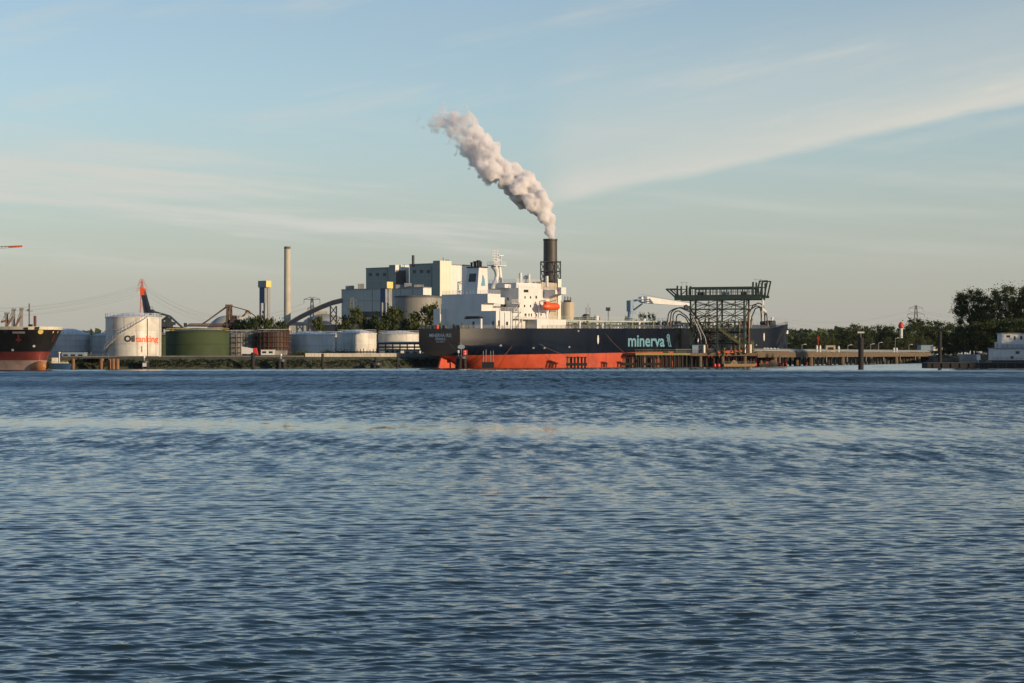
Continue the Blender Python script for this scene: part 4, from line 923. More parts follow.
def dolphin(px0, px1, pt, Y, label, lamp=None, panel=False, mat='timber'):
    c = (xat((px0 + px1) / 2, Y), Y); w = (px1 - px0) / 2 / F * Y; root = thing('mooring_dolphin', (c[0], Y, 0), label, 'dolphin', 'mooring dolphins in front of the bank')
    for k in range(5):
        a = 2 * math.pi * k / 5 + .6; b = MB(); b.tube((c[0] + w * .8 * math.cos(a), Y + w * .8 * math.sin(a), -1.5), (c[0] + w * .62 * math.cos(a), Y + w * .62 * math.sin(a), zat(pt, Y) - .5), w * .27, 10); b.build('pile', MT[mat], root)
    b = MB(); b.lathe(c, [(w * .95, zat(pt, Y) - .9), (w, zat(pt, Y) - .8), (w, zat(pt, Y) - .1), (w * .9, zat(pt, Y))], 16); b.build('cap', MT['dksteel'], root)
    if lamp: b = MB(); b.tube((c[0], Y, zat(pt, Y)), (c[0], Y, zat(lamp, Y)), .09, 6); b.lathe(c, [(.3, zat(lamp, Y) - .3), (.36, zat(lamp, Y)), (.2, zat(lamp, Y) + .35)], 10); b.build('lamp_post', MT['white'], root)
    if panel: b = MB(); b.box(c[0] - .2, c[0] + .95, Y - w - .1, Y - w + .05, zat(366.5, Y), zat(363, Y)); b.build('panel', MT['white'], root)
    return root
dolphin(139, 149.5, 360.5, 608, 'squat black dolphin with a white panel below the lettered tank', lamp=357, panel=True)
dolphin(275.5, 286.5, 359, 618, 'squat black dolphin with a small white lamp below the rust-red tank', lamp=354.8)
dolphin(370, 382, 362.5, 630, 'low black pile stump cluster below the middle white tank')
# catwalk to the rusty piles
def catwalk():
    Y = 612; x0, x1 = xat(90, Y), xat(114, Y); root = thing('catwalk', ((x0 + x1) / 2, Y, 3.), 'narrow dark catwalk reaching from the bank to the rusty piles', 'catwalk'); b = MB(); b.box(x0, x1, Y - 8.4, Y + .5, 3.05, 3.35); b.build('deck', MT['dksteel'], root)
    b = MB(); b.rail([(x0, Y - 8.3, 3.35), (x1, Y - 8.3, 3.35)], 1.1, 1.8, .06, 2); b.build('railing', MT['steel'], root)
catwalk()
def shed(px0, px1, pt, pb, Y, depth, mat, label, name='shed', roofmat='darkroof', ridge_=.0, win=0, cat='shed', group=None):
    x0, x1 = xat(px0, Y), xat(px1, Y); z0 = min(zat(pb, Y), Z0) if pb is None else zat(pb, Y); z1 = zat(pt, Y); root = thing(name, ((x0 + x1) / 2, Y + depth / 2, z0), label, cat, group)
    b = MB(); b.box(x0, x1, Y, Y + depth, z0, z1); b.build('wall', MT[mat], root)
    b = MB(); e = .12; ym = Y + depth / 2
    if ridge_: b.hexa([(x0 - e, Y - e, z1 + .01), (x1 + e, Y - e, z1 + .01), (x1 + e, Y + depth + e, z1 + .01), (x0 - e, Y + depth + e, z1 + .01), (x0 - e, ym - .05, z1 + ridge_), (x1 + e, ym - .05, z1 + ridge_), (x1 + e, ym + .05, z1 + ridge_), (x0 - e, ym + .05, z1 + ridge_)])
    else: b.box(x0 - e, x1 + e, Y - e, Y + depth + e, z1 + .01, z1 + .2)
    b.build('roof', MT[roofmat], root)
    for k in range(win):
        xc = x0 + (x1 - x0) * (k + .5) / win; w = (x1 - x0) / win * .3; h = (z1 - z0); b = MB(); b.box(xc - w, xc + w, Y - .05, Y + .1, z0 + h * .35, z0 + h * .75); b.build('window', MT['glass'], root)
    return root
shed(261, 274, 350, 355, 668, 4, 'white', 'low white shed in front of the rust-red tank', win=2, roofmat='steel')
shed(275, 286, 351, 355, 670, 4, 'greytank', 'low grey shed right of the low white shed', roofmat='steel')
shed(62, 84, 353, 358.3, 626, 5, 'signblue', 'low blue-grey shed left of the lettered tank', roofmat='signblue', win=3)
shed(385, 400, 349.5, 354, 705, 4, 'yellowclad', 'low pale pump house under the rightmost white tank', win=3)
shed(404, 419, 350.5, 356, 700, 4, 'white', 'low white pump house beside the tanker stern', win=2, roofmat='steel')
def truck():
    Y = 660; x0, x1 = xat(241.5, Y), xat(257.5, Y); root = thing('tank_truck', ((x0 + x1) / 2, Y, Z0), 'white lorry with a red cab parked in front of the scaffolded grey tank', 'lorry'); L = x1 - x0
    b = MB(); b.hexa([(x0, Y, Z0 + .9), (x0 + L * .72, Y, Z0 + .9), (x0 + L * .72, Y + 2.4, Z0 + .9), (x0, Y + 2.4, Z0 + .9), (x0, Y, zat(346.5, Y)), (x0 + L * .72, Y, zat(348.6, Y)), (x0 + L * .72, Y + 2.4, zat(348.6, Y)), (x0, Y + 2.4, zat(346.5, Y))]); b.build('body', MT['white'], root)
    b = MB(); b.hexa([(x0 + L * .75, Y, Z0 + .7), (x1, Y, Z0 + .7), (x1, Y + 2.4, Z0 + .7), (x0 + L * .75, Y + 2.4, Z0 + .7), (x0 + L * .75, Y, Z0 + 2.9), (x1 - .5, Y, Z0 + 2.9), (x1 - .5, Y + 2.4, Z0 + 2.9), (x0 + L * .75, Y + 2.4, Z0 + 2.9)]); b.build('cab', MT['signred'], root)
    for t in (.12, .26, .6, .86): b = MB(); b.tube((x0 + L * t, Y - .05, Z0 + .5), (x0 + L * t, Y + .4, Z0 + .5), .5, 14); b.build('wheel', MT['black'], root)
truck()
def pipe_rack():
    Y = 698; x0, x1 = xat(378, Y), xat(436, Y); root = thing('pipe_rack', ((x0 + x1) / 2, Y, Z0), 'dark steel pipe rack running below the rightmost white tank', 'pipe rack')
    b = MB(); zt = zat(344.5, Y)
    for k in range(9): x = x0 + (x1 - x0) * k / 8; b.bar((x, Y, Z0), (x, Y, zt), .28); b.bar((x, Y + 3, Z0), (x, Y + 3, zt), .28)
    b.box(x0, x1, Y - .2, Y + 3.2, zt, zt + .55); b.build('frame', MT['dksteel'], root)
    for k, (z, m) in enumerate(((zt + .75, 'pipe'), (zt - .9, 'rustpile'), (zt - 1.9, 'pipe'))): b = MB(); b.tube((x0 - .3, Y + .5 + k * .8, z), (x1, Y + .5 + k * .8, z), .28, 8); b.build('pipe', MT[m], root)
    Y2 = 706
    root = thing('pipe_rack', (xat(356, Y2), Y2, Z0), 'row of pale standing pipes in front of the middle white tank', 'pipe rack')
    for k in range(13): x = xat(338 + 3.2 * k, Y2); b = MB(); b.tube((x, Y2, Z0), (x, Y2, zat(348.5 + (k * 7 % 4) * .6, Y2)), .14, 6); b.build('standpipe', MT['steel'], root)
    b = MB(); b.tube((xat(337, Y2), Y2 - .4, Z0 + 1.6), (xat(378, Y2), Y2 - .4, Z0 + 1.6), .25, 8); b.build('pipe', MT['oxide'], root)
pipe_rack()
for i, (px, w, h, Y) in enumerate(((302, 13, 2.0, 672), (326, 11, 2.2, 690), (333, 16, 2.2, 700), (345, 12, 1.8, 702))):
    rng = np.random.default_rng(60 + i); n = 900; C = rng.normal(size=(n, 3)) * np.array([w * .34 / 3.2, 1., .35]) ; C[:, 2] = np.abs(C[:, 2]) * h * 1.2; C += np.array([xat(px, Y), Y, Z0])
    o = bpy.data.objects.new('bush', quads_mesh('bush', C, .45, LEAF2, rng)); COL.objects.link(o); tag(centred(o), 'low green bush behind the flood wall, %s bush from the left' % ORD[i], 'bush', 'bushes behind the flood wall')

# ------------------------------------------------------------------ cranes and bulk machines behind the tanks
def raised_boom():
    Y = 790; P = lambda a, b, d=0: at(a, b, Y) + Vector((0, d, 0)); root = thing('ship_loader', (xat(150, Y), Y, Z0), 'dark blue ship loader with its red-tipped boom raised behind the lettered tank', 'crane')
    b = MB()
    for d in (-1.4, 1.4):
        b.bar(P(147.5, 322, d), P(142.2, 289, d), .9); b.bar(P(151.5, 322, d), P(147.2, 303, d), .9); b.bar(P(147.2, 303, d), P(143.4, 289, d), .8)
        for y0, y1 in ((318, 311), (311, 304), (304, 297), (297, 290)): 
            f0, f1 = (322 - y0) / 33, (322 - y1) / 33; b.bar(P(147.4 - 5.3 * f0, y0, d), P(151.5 - 8.5 * f1, y1, d), .6); b.bar(P(147.4 - 5.3 * f1, y1, d), P(151.5 - 8.5 * f0, y0, d), .6)
    b.slab([P(148., 320), P(150., 320), P(145.6, 297), P(143.8, 297)], (0, .9, 0)); b.build('boom', MT['dkblue'], root)
    b = MB(); b.slab([P(141.2, 295.4, -2.2), P(145.4, 295.2, -2.2), P(144, 287.6, -2.2), P(140.9, 287.8, -2.2)], (0, 4.4, 0)); b.build('boom_tip', MT['orange'], root)
    b = MB(); b.box(P(149, 0).x, P(153.5, 0).x, Y - 2, Y + 2, zat(313.5, Y), zat(309.5, Y)); b.rail([P(149, 309.5, -1.9), P(153.5, 309.5, -1.9)], 1.1, .9, .08, 2); b.build('winch_house', MT['dkblue'], root)
    b = MB()
    for d in (-1.2, 1.2): b.bar(P(151.5, 311, d), P(169, 316, d), .7); b.bar(P(168.5, 315.8, d), P(161, 321.5, d), .6); b.bar(P(169.5, 315.8, d), P(184, 329, d), .5)
    b.build('stay', MT['dksteel'], root)
    b = MB(); b.box(P(161, 0).x, P(172, 0).x, Y - 2.4, Y + 2.4, zat(327, Y), zat(321.5, Y)); b.box(P(165.8, 0).x, P(171, 0).x, Y - 1.5, Y + 1.5, zat(321.5, Y) + .01, zat(317.5, Y)); b.box(P(171, 0).x + .01, P(175, 0).x, Y - 1.7, Y + 1.7, zat(325, Y), zat(322, Y)); b.build('machine_house', MT['dksteel'], root)
    b = MB(); b.bar(P(158, 327.5), P(186, 329.2), 2.2, 1.2)
    for px in (162, 171, 149, 158): b.bar(P(px, 328, -1.5), (P(px, 0).x, Y - 1.5, Z0), .6); b.bar(P(px, 328, 1.5), (P(px, 0).x, Y + 1.5, Z0), .6)
    b.build('portal', MT['dksteel'], root)
raised_boom()
def stacker():
    Y = 800; P = lambda a, b, d=0: at(a, b, Y) + Vector((0, d, 0)); root = thing('stacker', (xat(230, Y), Y, Z0), 'rust-brown bulk stacker with a long low boom and twin mast above the green tank', 'crane')
    b = MB()
    for d in (-1., 1.): b.bar(P(185, 325.5, d), P(236, 326.2, d), .5); b.bar(P(190, 323.8, d), P(236, 324, d), .35)
    for k in range(15): x = 188 + k * 3.2; b.bar(P(x, 325.6, -1), P(x + 1.6, 323.9, -1), .3); b.bar(P(x + 1.6, 323.9, -1), P(x + 3.2, 325.6, -1), .3)
    b.bar(P(186, 326.2), P(236, 326.8), .8, .25); b.build('boom', MT['stacker'], root)
    b = MB(); b.box(P(184.2, 0).x, P(186.6, 0).x, Y - 1.3, Y + 1.3, zat(327, Y), zat(323, Y)); b.build('boom_head', MT['dksteel'], root)
    b = MB()
    for d in (-1.5, 1.5): b.bar(P(227.2, 328, d), P(227.8, 305, d), .7); b.bar(P(231.3, 328, d), P(230.7, 305, d), .7)
    b.box(P(226, 0).x, P(232, 0).x, Y - 1.9, Y + 1.9, zat(306.8, Y), zat(304.6, Y)); b.bar(P(227.4, 315, -1.5), P(231, 315, -1.5), .4); b.build('mast', MT['stacker'], root)
    b = MB()
    for d in (-1.2, 1.2): b.bar(P(227.5, 306, d), P(203, 324, d), .32); b.bar(P(231, 306, d), P(248.5, 310.8, d), .36); b.bar(P(248.5, 310.8, d), P(258.5, 319, d), .25); b.bar(P(248.5, 310.8, d), P(241.5, 317.5, d), .4)
    b.bar(P(201, 324.5), P(228, 306.5), .3); b.build('stay', MT['stacker'], root)
    b = MB(); b.box(P(232, 0).x, P(240.5, 0).x, Y - 1.6, Y + 1.6, zat(323.5, Y), zat(319.5, Y)); b.box(P(233, 0).x, P(236.5, 0).x, Y - 1.5, Y + 1.5, zat(319.5, Y) + .01, zat(315.6, Y)); b.box(P(225, 0).x, P(245, 0).x, Y - 1.9, Y + 1.9, zat(325.2, Y), zat(324.2, Y)); b.rail([P(228, 318, -2.2), P(243, 318, -2.2)], 1.1, 1.2, .08, 2); b.build('machine_house', MT['stacker'], root)
    b = MB(); b.box(P(241, 0).x, P(250.3, 0).x, Y - 2.6, Y + 2.6, zat(323.2, Y), zat(317, Y)); b.build('counterweight', MT['yellowclad'], root)
    b = MB(); b.box(P(253.5, 0).x, P(257, 0).x, Y - 1.5, Y + 1.5, zat(321, Y), zat(318, Y)); b.box(P(245.5, 0).x, P(251, 0).x, Y - 1., Y + 1., zat(314.5, Y), zat(310.6, Y)); b.build('cabin', MT['tan'], root)
    b = MB(); b.bar(P(226, 326.5), P(262, 323.5), 2., 1.)
    for px in (228, 240, 250): b.bar(P(px, 325, -2), (P(px, 0).x, Y - 2, Z0), .7); b.bar(P(px, 325, 2), (P(px, 0).x, Y + 2, Z0), .7)
    b.build('portal', MT['stacker'], root)
stacker()
def edge_crane():
    Y = 760; P = lambda a, b, d=0: at(a, b, Y) + Vector((0, d, 0)); root = thing('tower_crane', (xat(-95, Y), Y, Z0), 'orange and white crane jib reaching in at the left edge of the sky', 'crane')
    cols = ['orange', 'white']
    for k in range(9):
        a, e = -95 + k * 13, -95 + (k + 1) * 13
        b = MB(); ya, ye = 254.5 - (a + 95) * .068, 254.5 - (e + 95) * .068; tha, the = 3.6 - k * .32, 3.6 - (k + 1) * .32
        for d in (-.6, .6): b.bar(P(a, ya, d), P(e, ye, d), .3); b.bar(P(a, ya - tha, 0), P(e, ye - the, 0), .3)
        for q in range(4):
            f0, f1, f2 = q / 4, (q + .5) / 4, (q + 1) / 4; w = lambda f: P(a + (e - a) * f, ya + (ye - ya) * f, -.6); v = lambda f: P(a + (e - a) * f, ya + (ye - ya) * f - (tha + (the - tha) * f), 0); b.bar(w(f0), v(f1), .22); b.bar(v(f1), w(f2), .22)
        b.slab([P(a, ya, 0), P(e, ye, 0), P(e, ye - the * .8, 0), P(a, ya - tha * .8, 0)], (0, .1, 0)); b.build('jib', MT[cols[k % 2]], root)
    b = MB()
    for d in (-1, 1):
        for q in (-2.5, 2.5): b.bar((P(-95, 0).x + q * .4, Y + d, Z0), (P(-95, 0).x + q * .4, Y + d, zat(238, Y)), .35)
    for k in range(18): z = Z0 + k * 2.5; b.bar((P(-95, 0).x - 1, Y - 1, z), (P(-95, 0).x + 1, Y - 1, z + 2.5), .2)
    b.build('tower', MT['orange'], root)
edge_crane()

# ------------------------------------------------------------------ power pylons and cables
def pylon(px, pt, Y, arms, label, mat='pylon', bw=3.4, th=.28, zb=Z0, red=0.):
    x = xat(px, Y); H = zat(pt, Y) - zb; root = thing('power_pylon', (x, Y, zb), label, 'pylon', 'power pylons'); wd = lambda t: bw * (1 - t) ** 1.15 + .5; tops = []
    def part(t0, t1, m):
        b = MB(); n = max(2, int(9 * (t1 - t0)))
        for k in range(n):
            a, e = t0 + (t1 - t0) * k / n, t0 + (t1 - t0) * (k + 1) / n
            for sx, sy in ((-1, -1), (1, -1), (1, 1), (-1, 1)):
                b.bar((x + sx * wd(a), Y + sy * wd(a), zb + H * a), (x + sx * wd(e), Y + sy * wd(e), zb + H * e), th)
            for sy in (-1, 1): b.xbrace((x - wd(a), Y + sy * wd(a), zb + H * a), (x - wd(e), Y + sy * wd(e), zb + H * e), (x + wd(a), Y + sy * wd(a), zb + H * a), (x + wd(e), Y + sy * wd(e), zb + H * e), th * .55)
        b.build('lattice_mast', MT[m], root)
    part(0, 1 - red, mat) if red < 1 else None
    if red: part(1 - red, 1, 'pylonred')
    for t, hw in arms:
        b = MB(); z = zb + H * t; w = wd(t)
        for sx in (-1, 1):
            for sy in (-1, 1): b.bar((x + sx * w, Y + sy * w, z), (x + sx * hw, Y, z + .1), th * .8); b.bar((x + sx * w, Y + sy * w, z + H * .045), (x + sx * hw, Y, z + .15), th * .7)
            b.bar((x + sx * hw, Y, z), (x + sx * hw, Y, z - 2.2), th * .7); tops.append((x + sx * hw, Y, z - 2.2))
        b.build('crossarm', MT['pylonred' if red else mat], root)
    return tops
tA = pylon(142, 279.5, 1500, [(.965, 2.3), (.925, 3.1), (.86, 3.9)], 'red and white power pylon rising behind the lettered tank', red=.55, bw=2.2, th=.22)
tB = pylon(312, 297.5, 1150, [(.965, 4.6), (.8, 2.6)], 'slim grey power pylon behind the inclined gallery', bw=2.)
tC = pylon(352, 297, 940, [(.93, 2.3), (.83, 3.3), (.72, 4.4)], 'grey power pylon standing in front of the plant hall', th=.14, bw=2.)
tD = pylon(916, 305.2, 1500, [(.94, 5.2), (.82, 6.4), (.66, 7.)], 'grey power pylon above the far wood on the right')
tE = pylon(-160, 282, 1400, [(.965, 2.3), (.925, 3.1), (.86, 3.9)], 'power pylon beyond the left edge')
tF = pylon(1180, 300, 1700, [(.94, 5.2), (.82, 6.4), (.66, 7.)], 'power pylon beyond the right edge')
def cables(A, B, sag, label, r=.035, idx=None):
    b = MB()
    for p, q in zip(A, B):
        p, q = Vector(p), Vector(q); b.path([p.lerp(q, t) - Vector((0, 0, 4 * sag * t * (1 - t))) for t in np.linspace(0, 1, 25)], r, 4)
    solo(b, 'power_lines', MT['cable'], label, 'power lines')
cables(tE, tA, 16, 'thin sagging power lines left of the red pylon'); cables(tA[:4], tB, 16, 'thin sagging power lines right of the red pylon'); cables(tD, tF, 12, 'thin power lines right of the far pylon above the wood')
cables([at(690, 292, 1350), at(690, 300, 1350), at(690, 284, 1350)], [tD[0], tD[2], tD[4]], 14, 'thin sagging power lines between the gantry and the far pylon')

# ------------------------------------------------------------------ the power station
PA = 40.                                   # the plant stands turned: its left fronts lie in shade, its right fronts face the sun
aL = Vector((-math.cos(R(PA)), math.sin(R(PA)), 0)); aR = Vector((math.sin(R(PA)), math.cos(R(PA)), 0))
def span(K, a, px): u = (px - 512) / F; return (u * K.y - K.x) / (a.x - u * a.y)
def rblock(pl, pc, pr, Y, pt, mats, root, name='wall', pb=None, z0=None, slope=0.):
    K = Vector((xat(pc, Y), Y, 0)); Wd = span(K, aL, pl); D = span(K, aR, pr); z1 = zat(pt, Y); z0 = Z0 - .3 if z0 is None and pb is None else (zat(pb, Y) if z0 is None else z0)
    A = K + aL * Wd; C = K + aR * D; B = A + aR * D
    b = MB(); up = lambda p, z: (p.x, p.y, z)
    b._add([up(K, z0), up(C, z0), up(B, z0), up(A, z0), up(K, z1), up(C, z1), up(B, z1), up(A, z1)], [(3, 2, 1, 0), (4, 5, 6, 7), (0, 1, 5, 4), (1, 2, 6, 5), (2, 3, 7, 6), (3, 0, 4, 7)])
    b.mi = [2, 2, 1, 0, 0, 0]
    b.build(name, [MT[m] for m in mats], root); return K, A, B, C, z1
def edgetrim(K, A, C, z, root, h=.6, mat='steel'):
    b = MB(); o = Vector((0, 0, z)); n1 = Vector((-math.sin(R(PA)), -math.cos(R(PA)), 0)) * .12; n2 = Vector((math.cos(R(PA)), -math.sin(R(PA)), 0)) * .12
    b.bar(A + o + n1, K + o + n1, .3, h); b.bar(K + o + n2, C + o + n2, .3, h); b.build('parapet', MT[mat], root)
def plant():
    G = ('clad', 'cladwhite', 'darkroof'); GG = ('cladgreen', 'cladwhite', 'darkroof')  # shaded left walls grey, sunlit right walls white: light painted into the cladding
    r1 = thing('boiler_house', at(395, 354, 1120), 'left tall grey-green boiler house block with a cream sunlit flank', 'building', 'boiler houses of the power station')
    def fit_front(K, root, items):
        n1 = Vector((-math.sin(R(PA)), -math.cos(R(PA)), 0)) * .15
        for pl, pr, pt, pb, nm, mt_ in items:
            p, q = K + aL * span(K, aL, pl) + n1, K + aL * span(K, aL, pr) + n1; b = MB(); b.slab([(p.x, p.y, zat(pb, p.y)), (q.x, q.y, zat(pb, q.y)), (q.x, q.y, zat(pt, q.y)), (p.x, p.y, zat(pt, p.y))], -n1 * .9); b.build(nm, MT[mt_], root)
    K, A, B, C, z = rblock(366, 390, 407.5, 1122, 267.6, GG, r1); edgetrim(K, A, C, z, r1)
    fit_front(K, r1, [(369, 372, 273, 276, 'louvre', 'louvre'), (376, 379, 273, 276, 'louvre', 'louvre'), (383, 386, 273, 276, 'louvre', 'louvre'), (367, 388.5, 280.6, 281, 'cladding_joint', 'clad'), (387, 387.5, 269, 288, 'downpipe', 'steel')])
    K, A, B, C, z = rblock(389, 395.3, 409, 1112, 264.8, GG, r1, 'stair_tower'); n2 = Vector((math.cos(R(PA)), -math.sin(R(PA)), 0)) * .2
    p, q = K + aR * .3 + n2, K + aR * span(K, aR, 405.6) + n2; b = MB(); b.slab([(p.x, p.y, Z0), (q.x, q.y, Z0), (q.x, q.y, zat(270.3, q.y)), (p.x, p.y, zat(270.3, p.y))], -n2 * .9); b.build('dark_flank_panel', MT['louvre'], r1)  # dark brown panel over most of the stair tower's right wall
    r2 = thing('boiler_house', at(437, 354, 1100), 'right tall grey-green boiler house block with a cream stair tower on its sunlit flank', 'building', 'boiler houses of the power station')
    K, A, B, C, z = rblock(409.5, 434.5, 470, 1100, 263.6, GG, r2); edgetrim(K, A, C, z, r2)
    fit_front(K, r2, [(413, 416, 270, 273, 'louvre', 'louvre'), (420, 423, 270, 273, 'louvre', 'louvre'), (427, 430, 270, 273, 'louvre', 'louvre'), (410.5, 432.5, 278.6, 279, 'cladding_joint', 'clad'), (431, 431.5, 266, 288, 'downpipe', 'steel')])
    rblock(433, 440, 451.5, 1090, 260.5, ('cladgreen', 'yellowclad', 'darkroof'), r2, 'stair_tower')
    b = MB(); p = at(412.7, 0, 1105); b.tube((p.x, 1110, zat(266, 1105)), (p.x, 1110, zat(254.8, 1105)), .75, 12); b.build('exhaust_pipe', MT['stack'], r2)
    for px, h in ((443, 257.5), (446, 259), (402, 262.5), (448, 259.2)): b = MB(); p = at(px, 262, 1094); b.tube((p.x, 1096 + (20 if px < 410 else 0), zat(266, 1094)), (p.x, 1096 + (20 if px < 410 else 0), zat(h, 1094)), .18, 6); b.build('aerial', MT['dksteel'], r2 if px > 410 else r1)
    r3 = thing('plant_hall', at(400, 354, 1060), 'long lower grey plant hall running in front of the boiler houses', 'building')
    K, A, B, C, z = rblock(341.5, 423.2, 431.4, 1036, 287.4, G, r3); edgetrim(K, A, C, z, r3, .5)
    def on_front(pl, pr, pt, pb, name, mat, off=.15):
        n1 = Vector((-math.sin(R(PA)), -math.cos(R(PA)), 0)); t0, t1 = span(K, aL, pl), span(K, aL, pr); p, q = K + aL * t0 + n1 * off, K + aL * t1 + n1 * off; b = MB()
        b.slab([(p.x, p.y, zat(pb, p.y)), (q.x, q.y, zat(pb, q.y)), (q.x, q.y, zat(pt, q.y)), (p.x, p.y, zat(pt, p.y))], -n1 * (off * .9)); b.build(name, MT[mat], r3)
    for k in range(9): on_front(344 + k * 4.1, 346 + k * 4.1, 320.5, 323, 'window', 'glass')
    for px in (372, 400, 412): on_front(px, px + .5, 289.5, 312, 'downpipe', 'steel')
    for px, w_, h_ in ((346, 2.2, 2.2), (357, 1.6, 3.), (398, 3., 1.8), (404, 1.8, 2.6), (415, 2.4, 1.6)):
        t = span(K, aL, px); p = K + aL * t + aR * 3.; b = MB(); b.box(p.x - w_, p.x + w_, p.y - w_, p.y + w_, z - .2, z + h_); b.build('roof_vent', MT['steel'], r3)
    on_front(361, 381, 311.5, 317, 'window_band', 'dkblue'); on_front(342.5, 380, 300.4, 300.9, 'cladding_joint', 'cladgreen')
    rblock(352.5, 361, 364, 1075, 288.6, ('darkroof', 'darkroof', 'darkroof'), r3, 'roof_plant', pb=293)
    r4 = thing('round_store', at(418, 354, 1000), 'round grey storage building with a dark rim in front of the plant hall', 'building')
    c = (xat(418, 1000), 1003.); rr = 23.5 / F * 1000; z1 = zat(296.2, 990); b = MB(); b.lathe(c, [(rr, Z0 - .3), (rr, z1)], 64); b.build('wall', MT['cladround'], r4)
    b = MB(); b.lathe(c, [(rr + .2, z1 - .5), (rr + .2, z1 + .35), (rr * .5, z1 + .9), (.2, z1 + 1.1)], 64); b.build('roof', MT['darkroof'], r4)
    # the tan blocks behind the tanker's bridge
    r5 = thing('turbine_hall', at(548, 354, 1100), 'tan clad turbine hall behind the tanker bridge, at the foot of the smokestack', 'building')
    T = ('tan', 'tan', 'darkroof'); rblock(524, 528.5, 541, 1085, 281.3, T, r5); rblock(540, 541.6, 559, 1075, 282.3, T, r5, 'annex')
    rblock(553.6, 555.5, 557.6, 1062, 279, ('steel', 'dksteel', 'dksteel'), r5, 'roof_unit', pb=283); rblock(557.4, 558, 561.4, 1066, 279, ('tan', 'cladwhite', 'darkroof'), r5, 'duct_tower')
    for px, y in ((546.7, 276), (529, 274.5)): b = MB(); p = at(px, 0, 1070); b.tube((p.x, 1079, zat(283, 1070)), (p.x, 1079, zat(y, 1070)), .7, 10); b.build('vent_pipe', MT['cladwhite'], r5)
    r6 = thing('silo', (xat(567.5, 1070), 1070, Z0), 'round tan silo right of the tan turbine hall', 'silo'); c = (xat(567.5, 1070), 1070.); rr = 6.7 / F * 1070
    b = MB(); b.lathe(c, [(rr, Z0 - .3), (rr, zat(303.5, 1064)), (rr * .92, zat(302, 1064))], 40); b.build('wall', MT['tan'], r6)
    for px in (565.2, 568.2, 570.8): b = MB(); x = xat(px, 1068); b.tube((x, 1068, zat(302.5, 1068)), (x, 1068, zat(296.5 + (px > 570) * .6, 1068)), .5, 10); b.build('vent_pipe', MT['steel'], r6)
    b = MB(); b.box(c[0] - 2.2, c[0] + 1.8, 1067, 1070, zat(302, 1067), zat(300.2, 1067)); b.build('roof_unit', MT['dksteel'], r6)
    # smokestack in its steel frame
    Y = 1090; c = (xat(550.3, Y), float(Y)); rr = 6.8 / F * Y; r7 = thing('smokestack', (c[0], Y, Z0), 'dark brown smokestack with white steam pouring from its top', 'smokestack')
    b = MB(); b.lathe(c, [(rr * 1.02, Z0 - .3), (rr * 1.02, zat(262, Y)), (rr, zat(241, Y)), (rr * 1.06, zat(240.6, Y)), (rr * 1.06, zat(239, Y)), (rr * .86, zat(239, Y)), (rr * .86, zat(243, Y))], 40, True, True); b.build('shaft', MT['stack'], r7)
    b = MB(); x0, x1 = xat(540.6, Y), xat(560.4, Y); y0, y1 = Y - 5., Y + 5.; zz = [zat(p, Y) for p in (300, 291, 281, 271.5, 262)]
    for x in (x0, x1):
        for y in (y0, y1): b.bar((x, y, Z0), (x, y, zz[-1] + .3), .42)
    for z in zz:
        for y in (y0, y1): b.bar((x0, y, z), (x1, y, z), .38)
        for x in (x0, x1): b.bar((x, y0, z), (x, y1, z), .38)
    for za, zb in zip(zz, zz[1:]):
        for y in (y0, y1):
            for xa, xb in ((x0, x0 + 2.6), (x1 - 2.6, x1)): b.xbrace((xa, y, za), (xa, y, zb), (xb, y, za), (xb, y, zb), .25)
    b.build('support_frame', MT['dksteel'], r7)
    # tall concrete chimney
    Y = 1010; c = (xat(287.3, Y), float(Y)); rr = 3.35 / F * Y; r8 = thing('chimney', (c[0], Y, Z0), 'tall slim pale concrete chimney without smoke, left of the inclined gallery', 'chimney')
    b = MB(); b.lathe(c, [(rr * 1.08, Z0 - .3), (rr * 1.0, zat(300, Y)), (rr * .93, zat(249, Y))], 36); b.build('shaft', MT['chimney'], r8)
    b = MB(); b.lathe(c, [(rr * .95, zat(249, Y) + .01), (rr * .95, zat(246.6, Y)), (rr * .7, zat(246.6, Y)), (rr * .68, zat(247.4, Y))], 36); b.build('crown_band', MT['chimneytop'], r8)
    # two blue and yellow lift towers
    for (pl, pc, pr, pt, ph, pb1, pcol, pb, Y, lab) in ((258, 266.2, 271.2, 280.6, 287.2, 303, 312.5, 322, 960, 'blue twin-legged lift tower with a yellow head, left of the tall chimney'), (379, 387, 393, 281.7, 288.2, 302.5, 313, 330, 955, 'blue twin-legged lift tower with a yellow head in front of the plant hall')):
        r = thing('lift_tower', at(pc, 354, Y), lab, 'tower', 'blue lift towers'); HM = ('steel', 'yellow', 'darkroof'); BM = ('blue', 'steel', 'blue'); w = pc - pl  # head: shaded face painted grey, sunlit face yellow, light put into colour
        rblock(pl, pc, pr, Y, pt, HM, r, 'head', pb=ph)
        rblock(pl + w * .17, pl + w * .80, pr - 4.4, Y + 1.5, ph + .05, BM, r, 'blue_panel', pb=pb1)
        rblock(pl + w * .17, pl + w * .36, pl + w * .5, Y + 1.2, pb1, BM, r, 'leg', pb=None, z0=Z0); rblock(pl + w * .66, pl + w * .84, pl + w * .98, Y + 1.2, pb1, BM, r, 'leg', pb=None, z0=Z0)
        rblock(pl + w * .30, pl + w * .72, pl + w * .8, Y + 1.9, pcol - 1.6, BM, r, 'cross_beam', pb=pcol + .6)
        rblock(pc + .9, pc + 1.5, pr - .9, Y + 2.4, ph + .04, ('steel', 'steel', 'steel'), r, 'lift_shaft', z0=Z0)
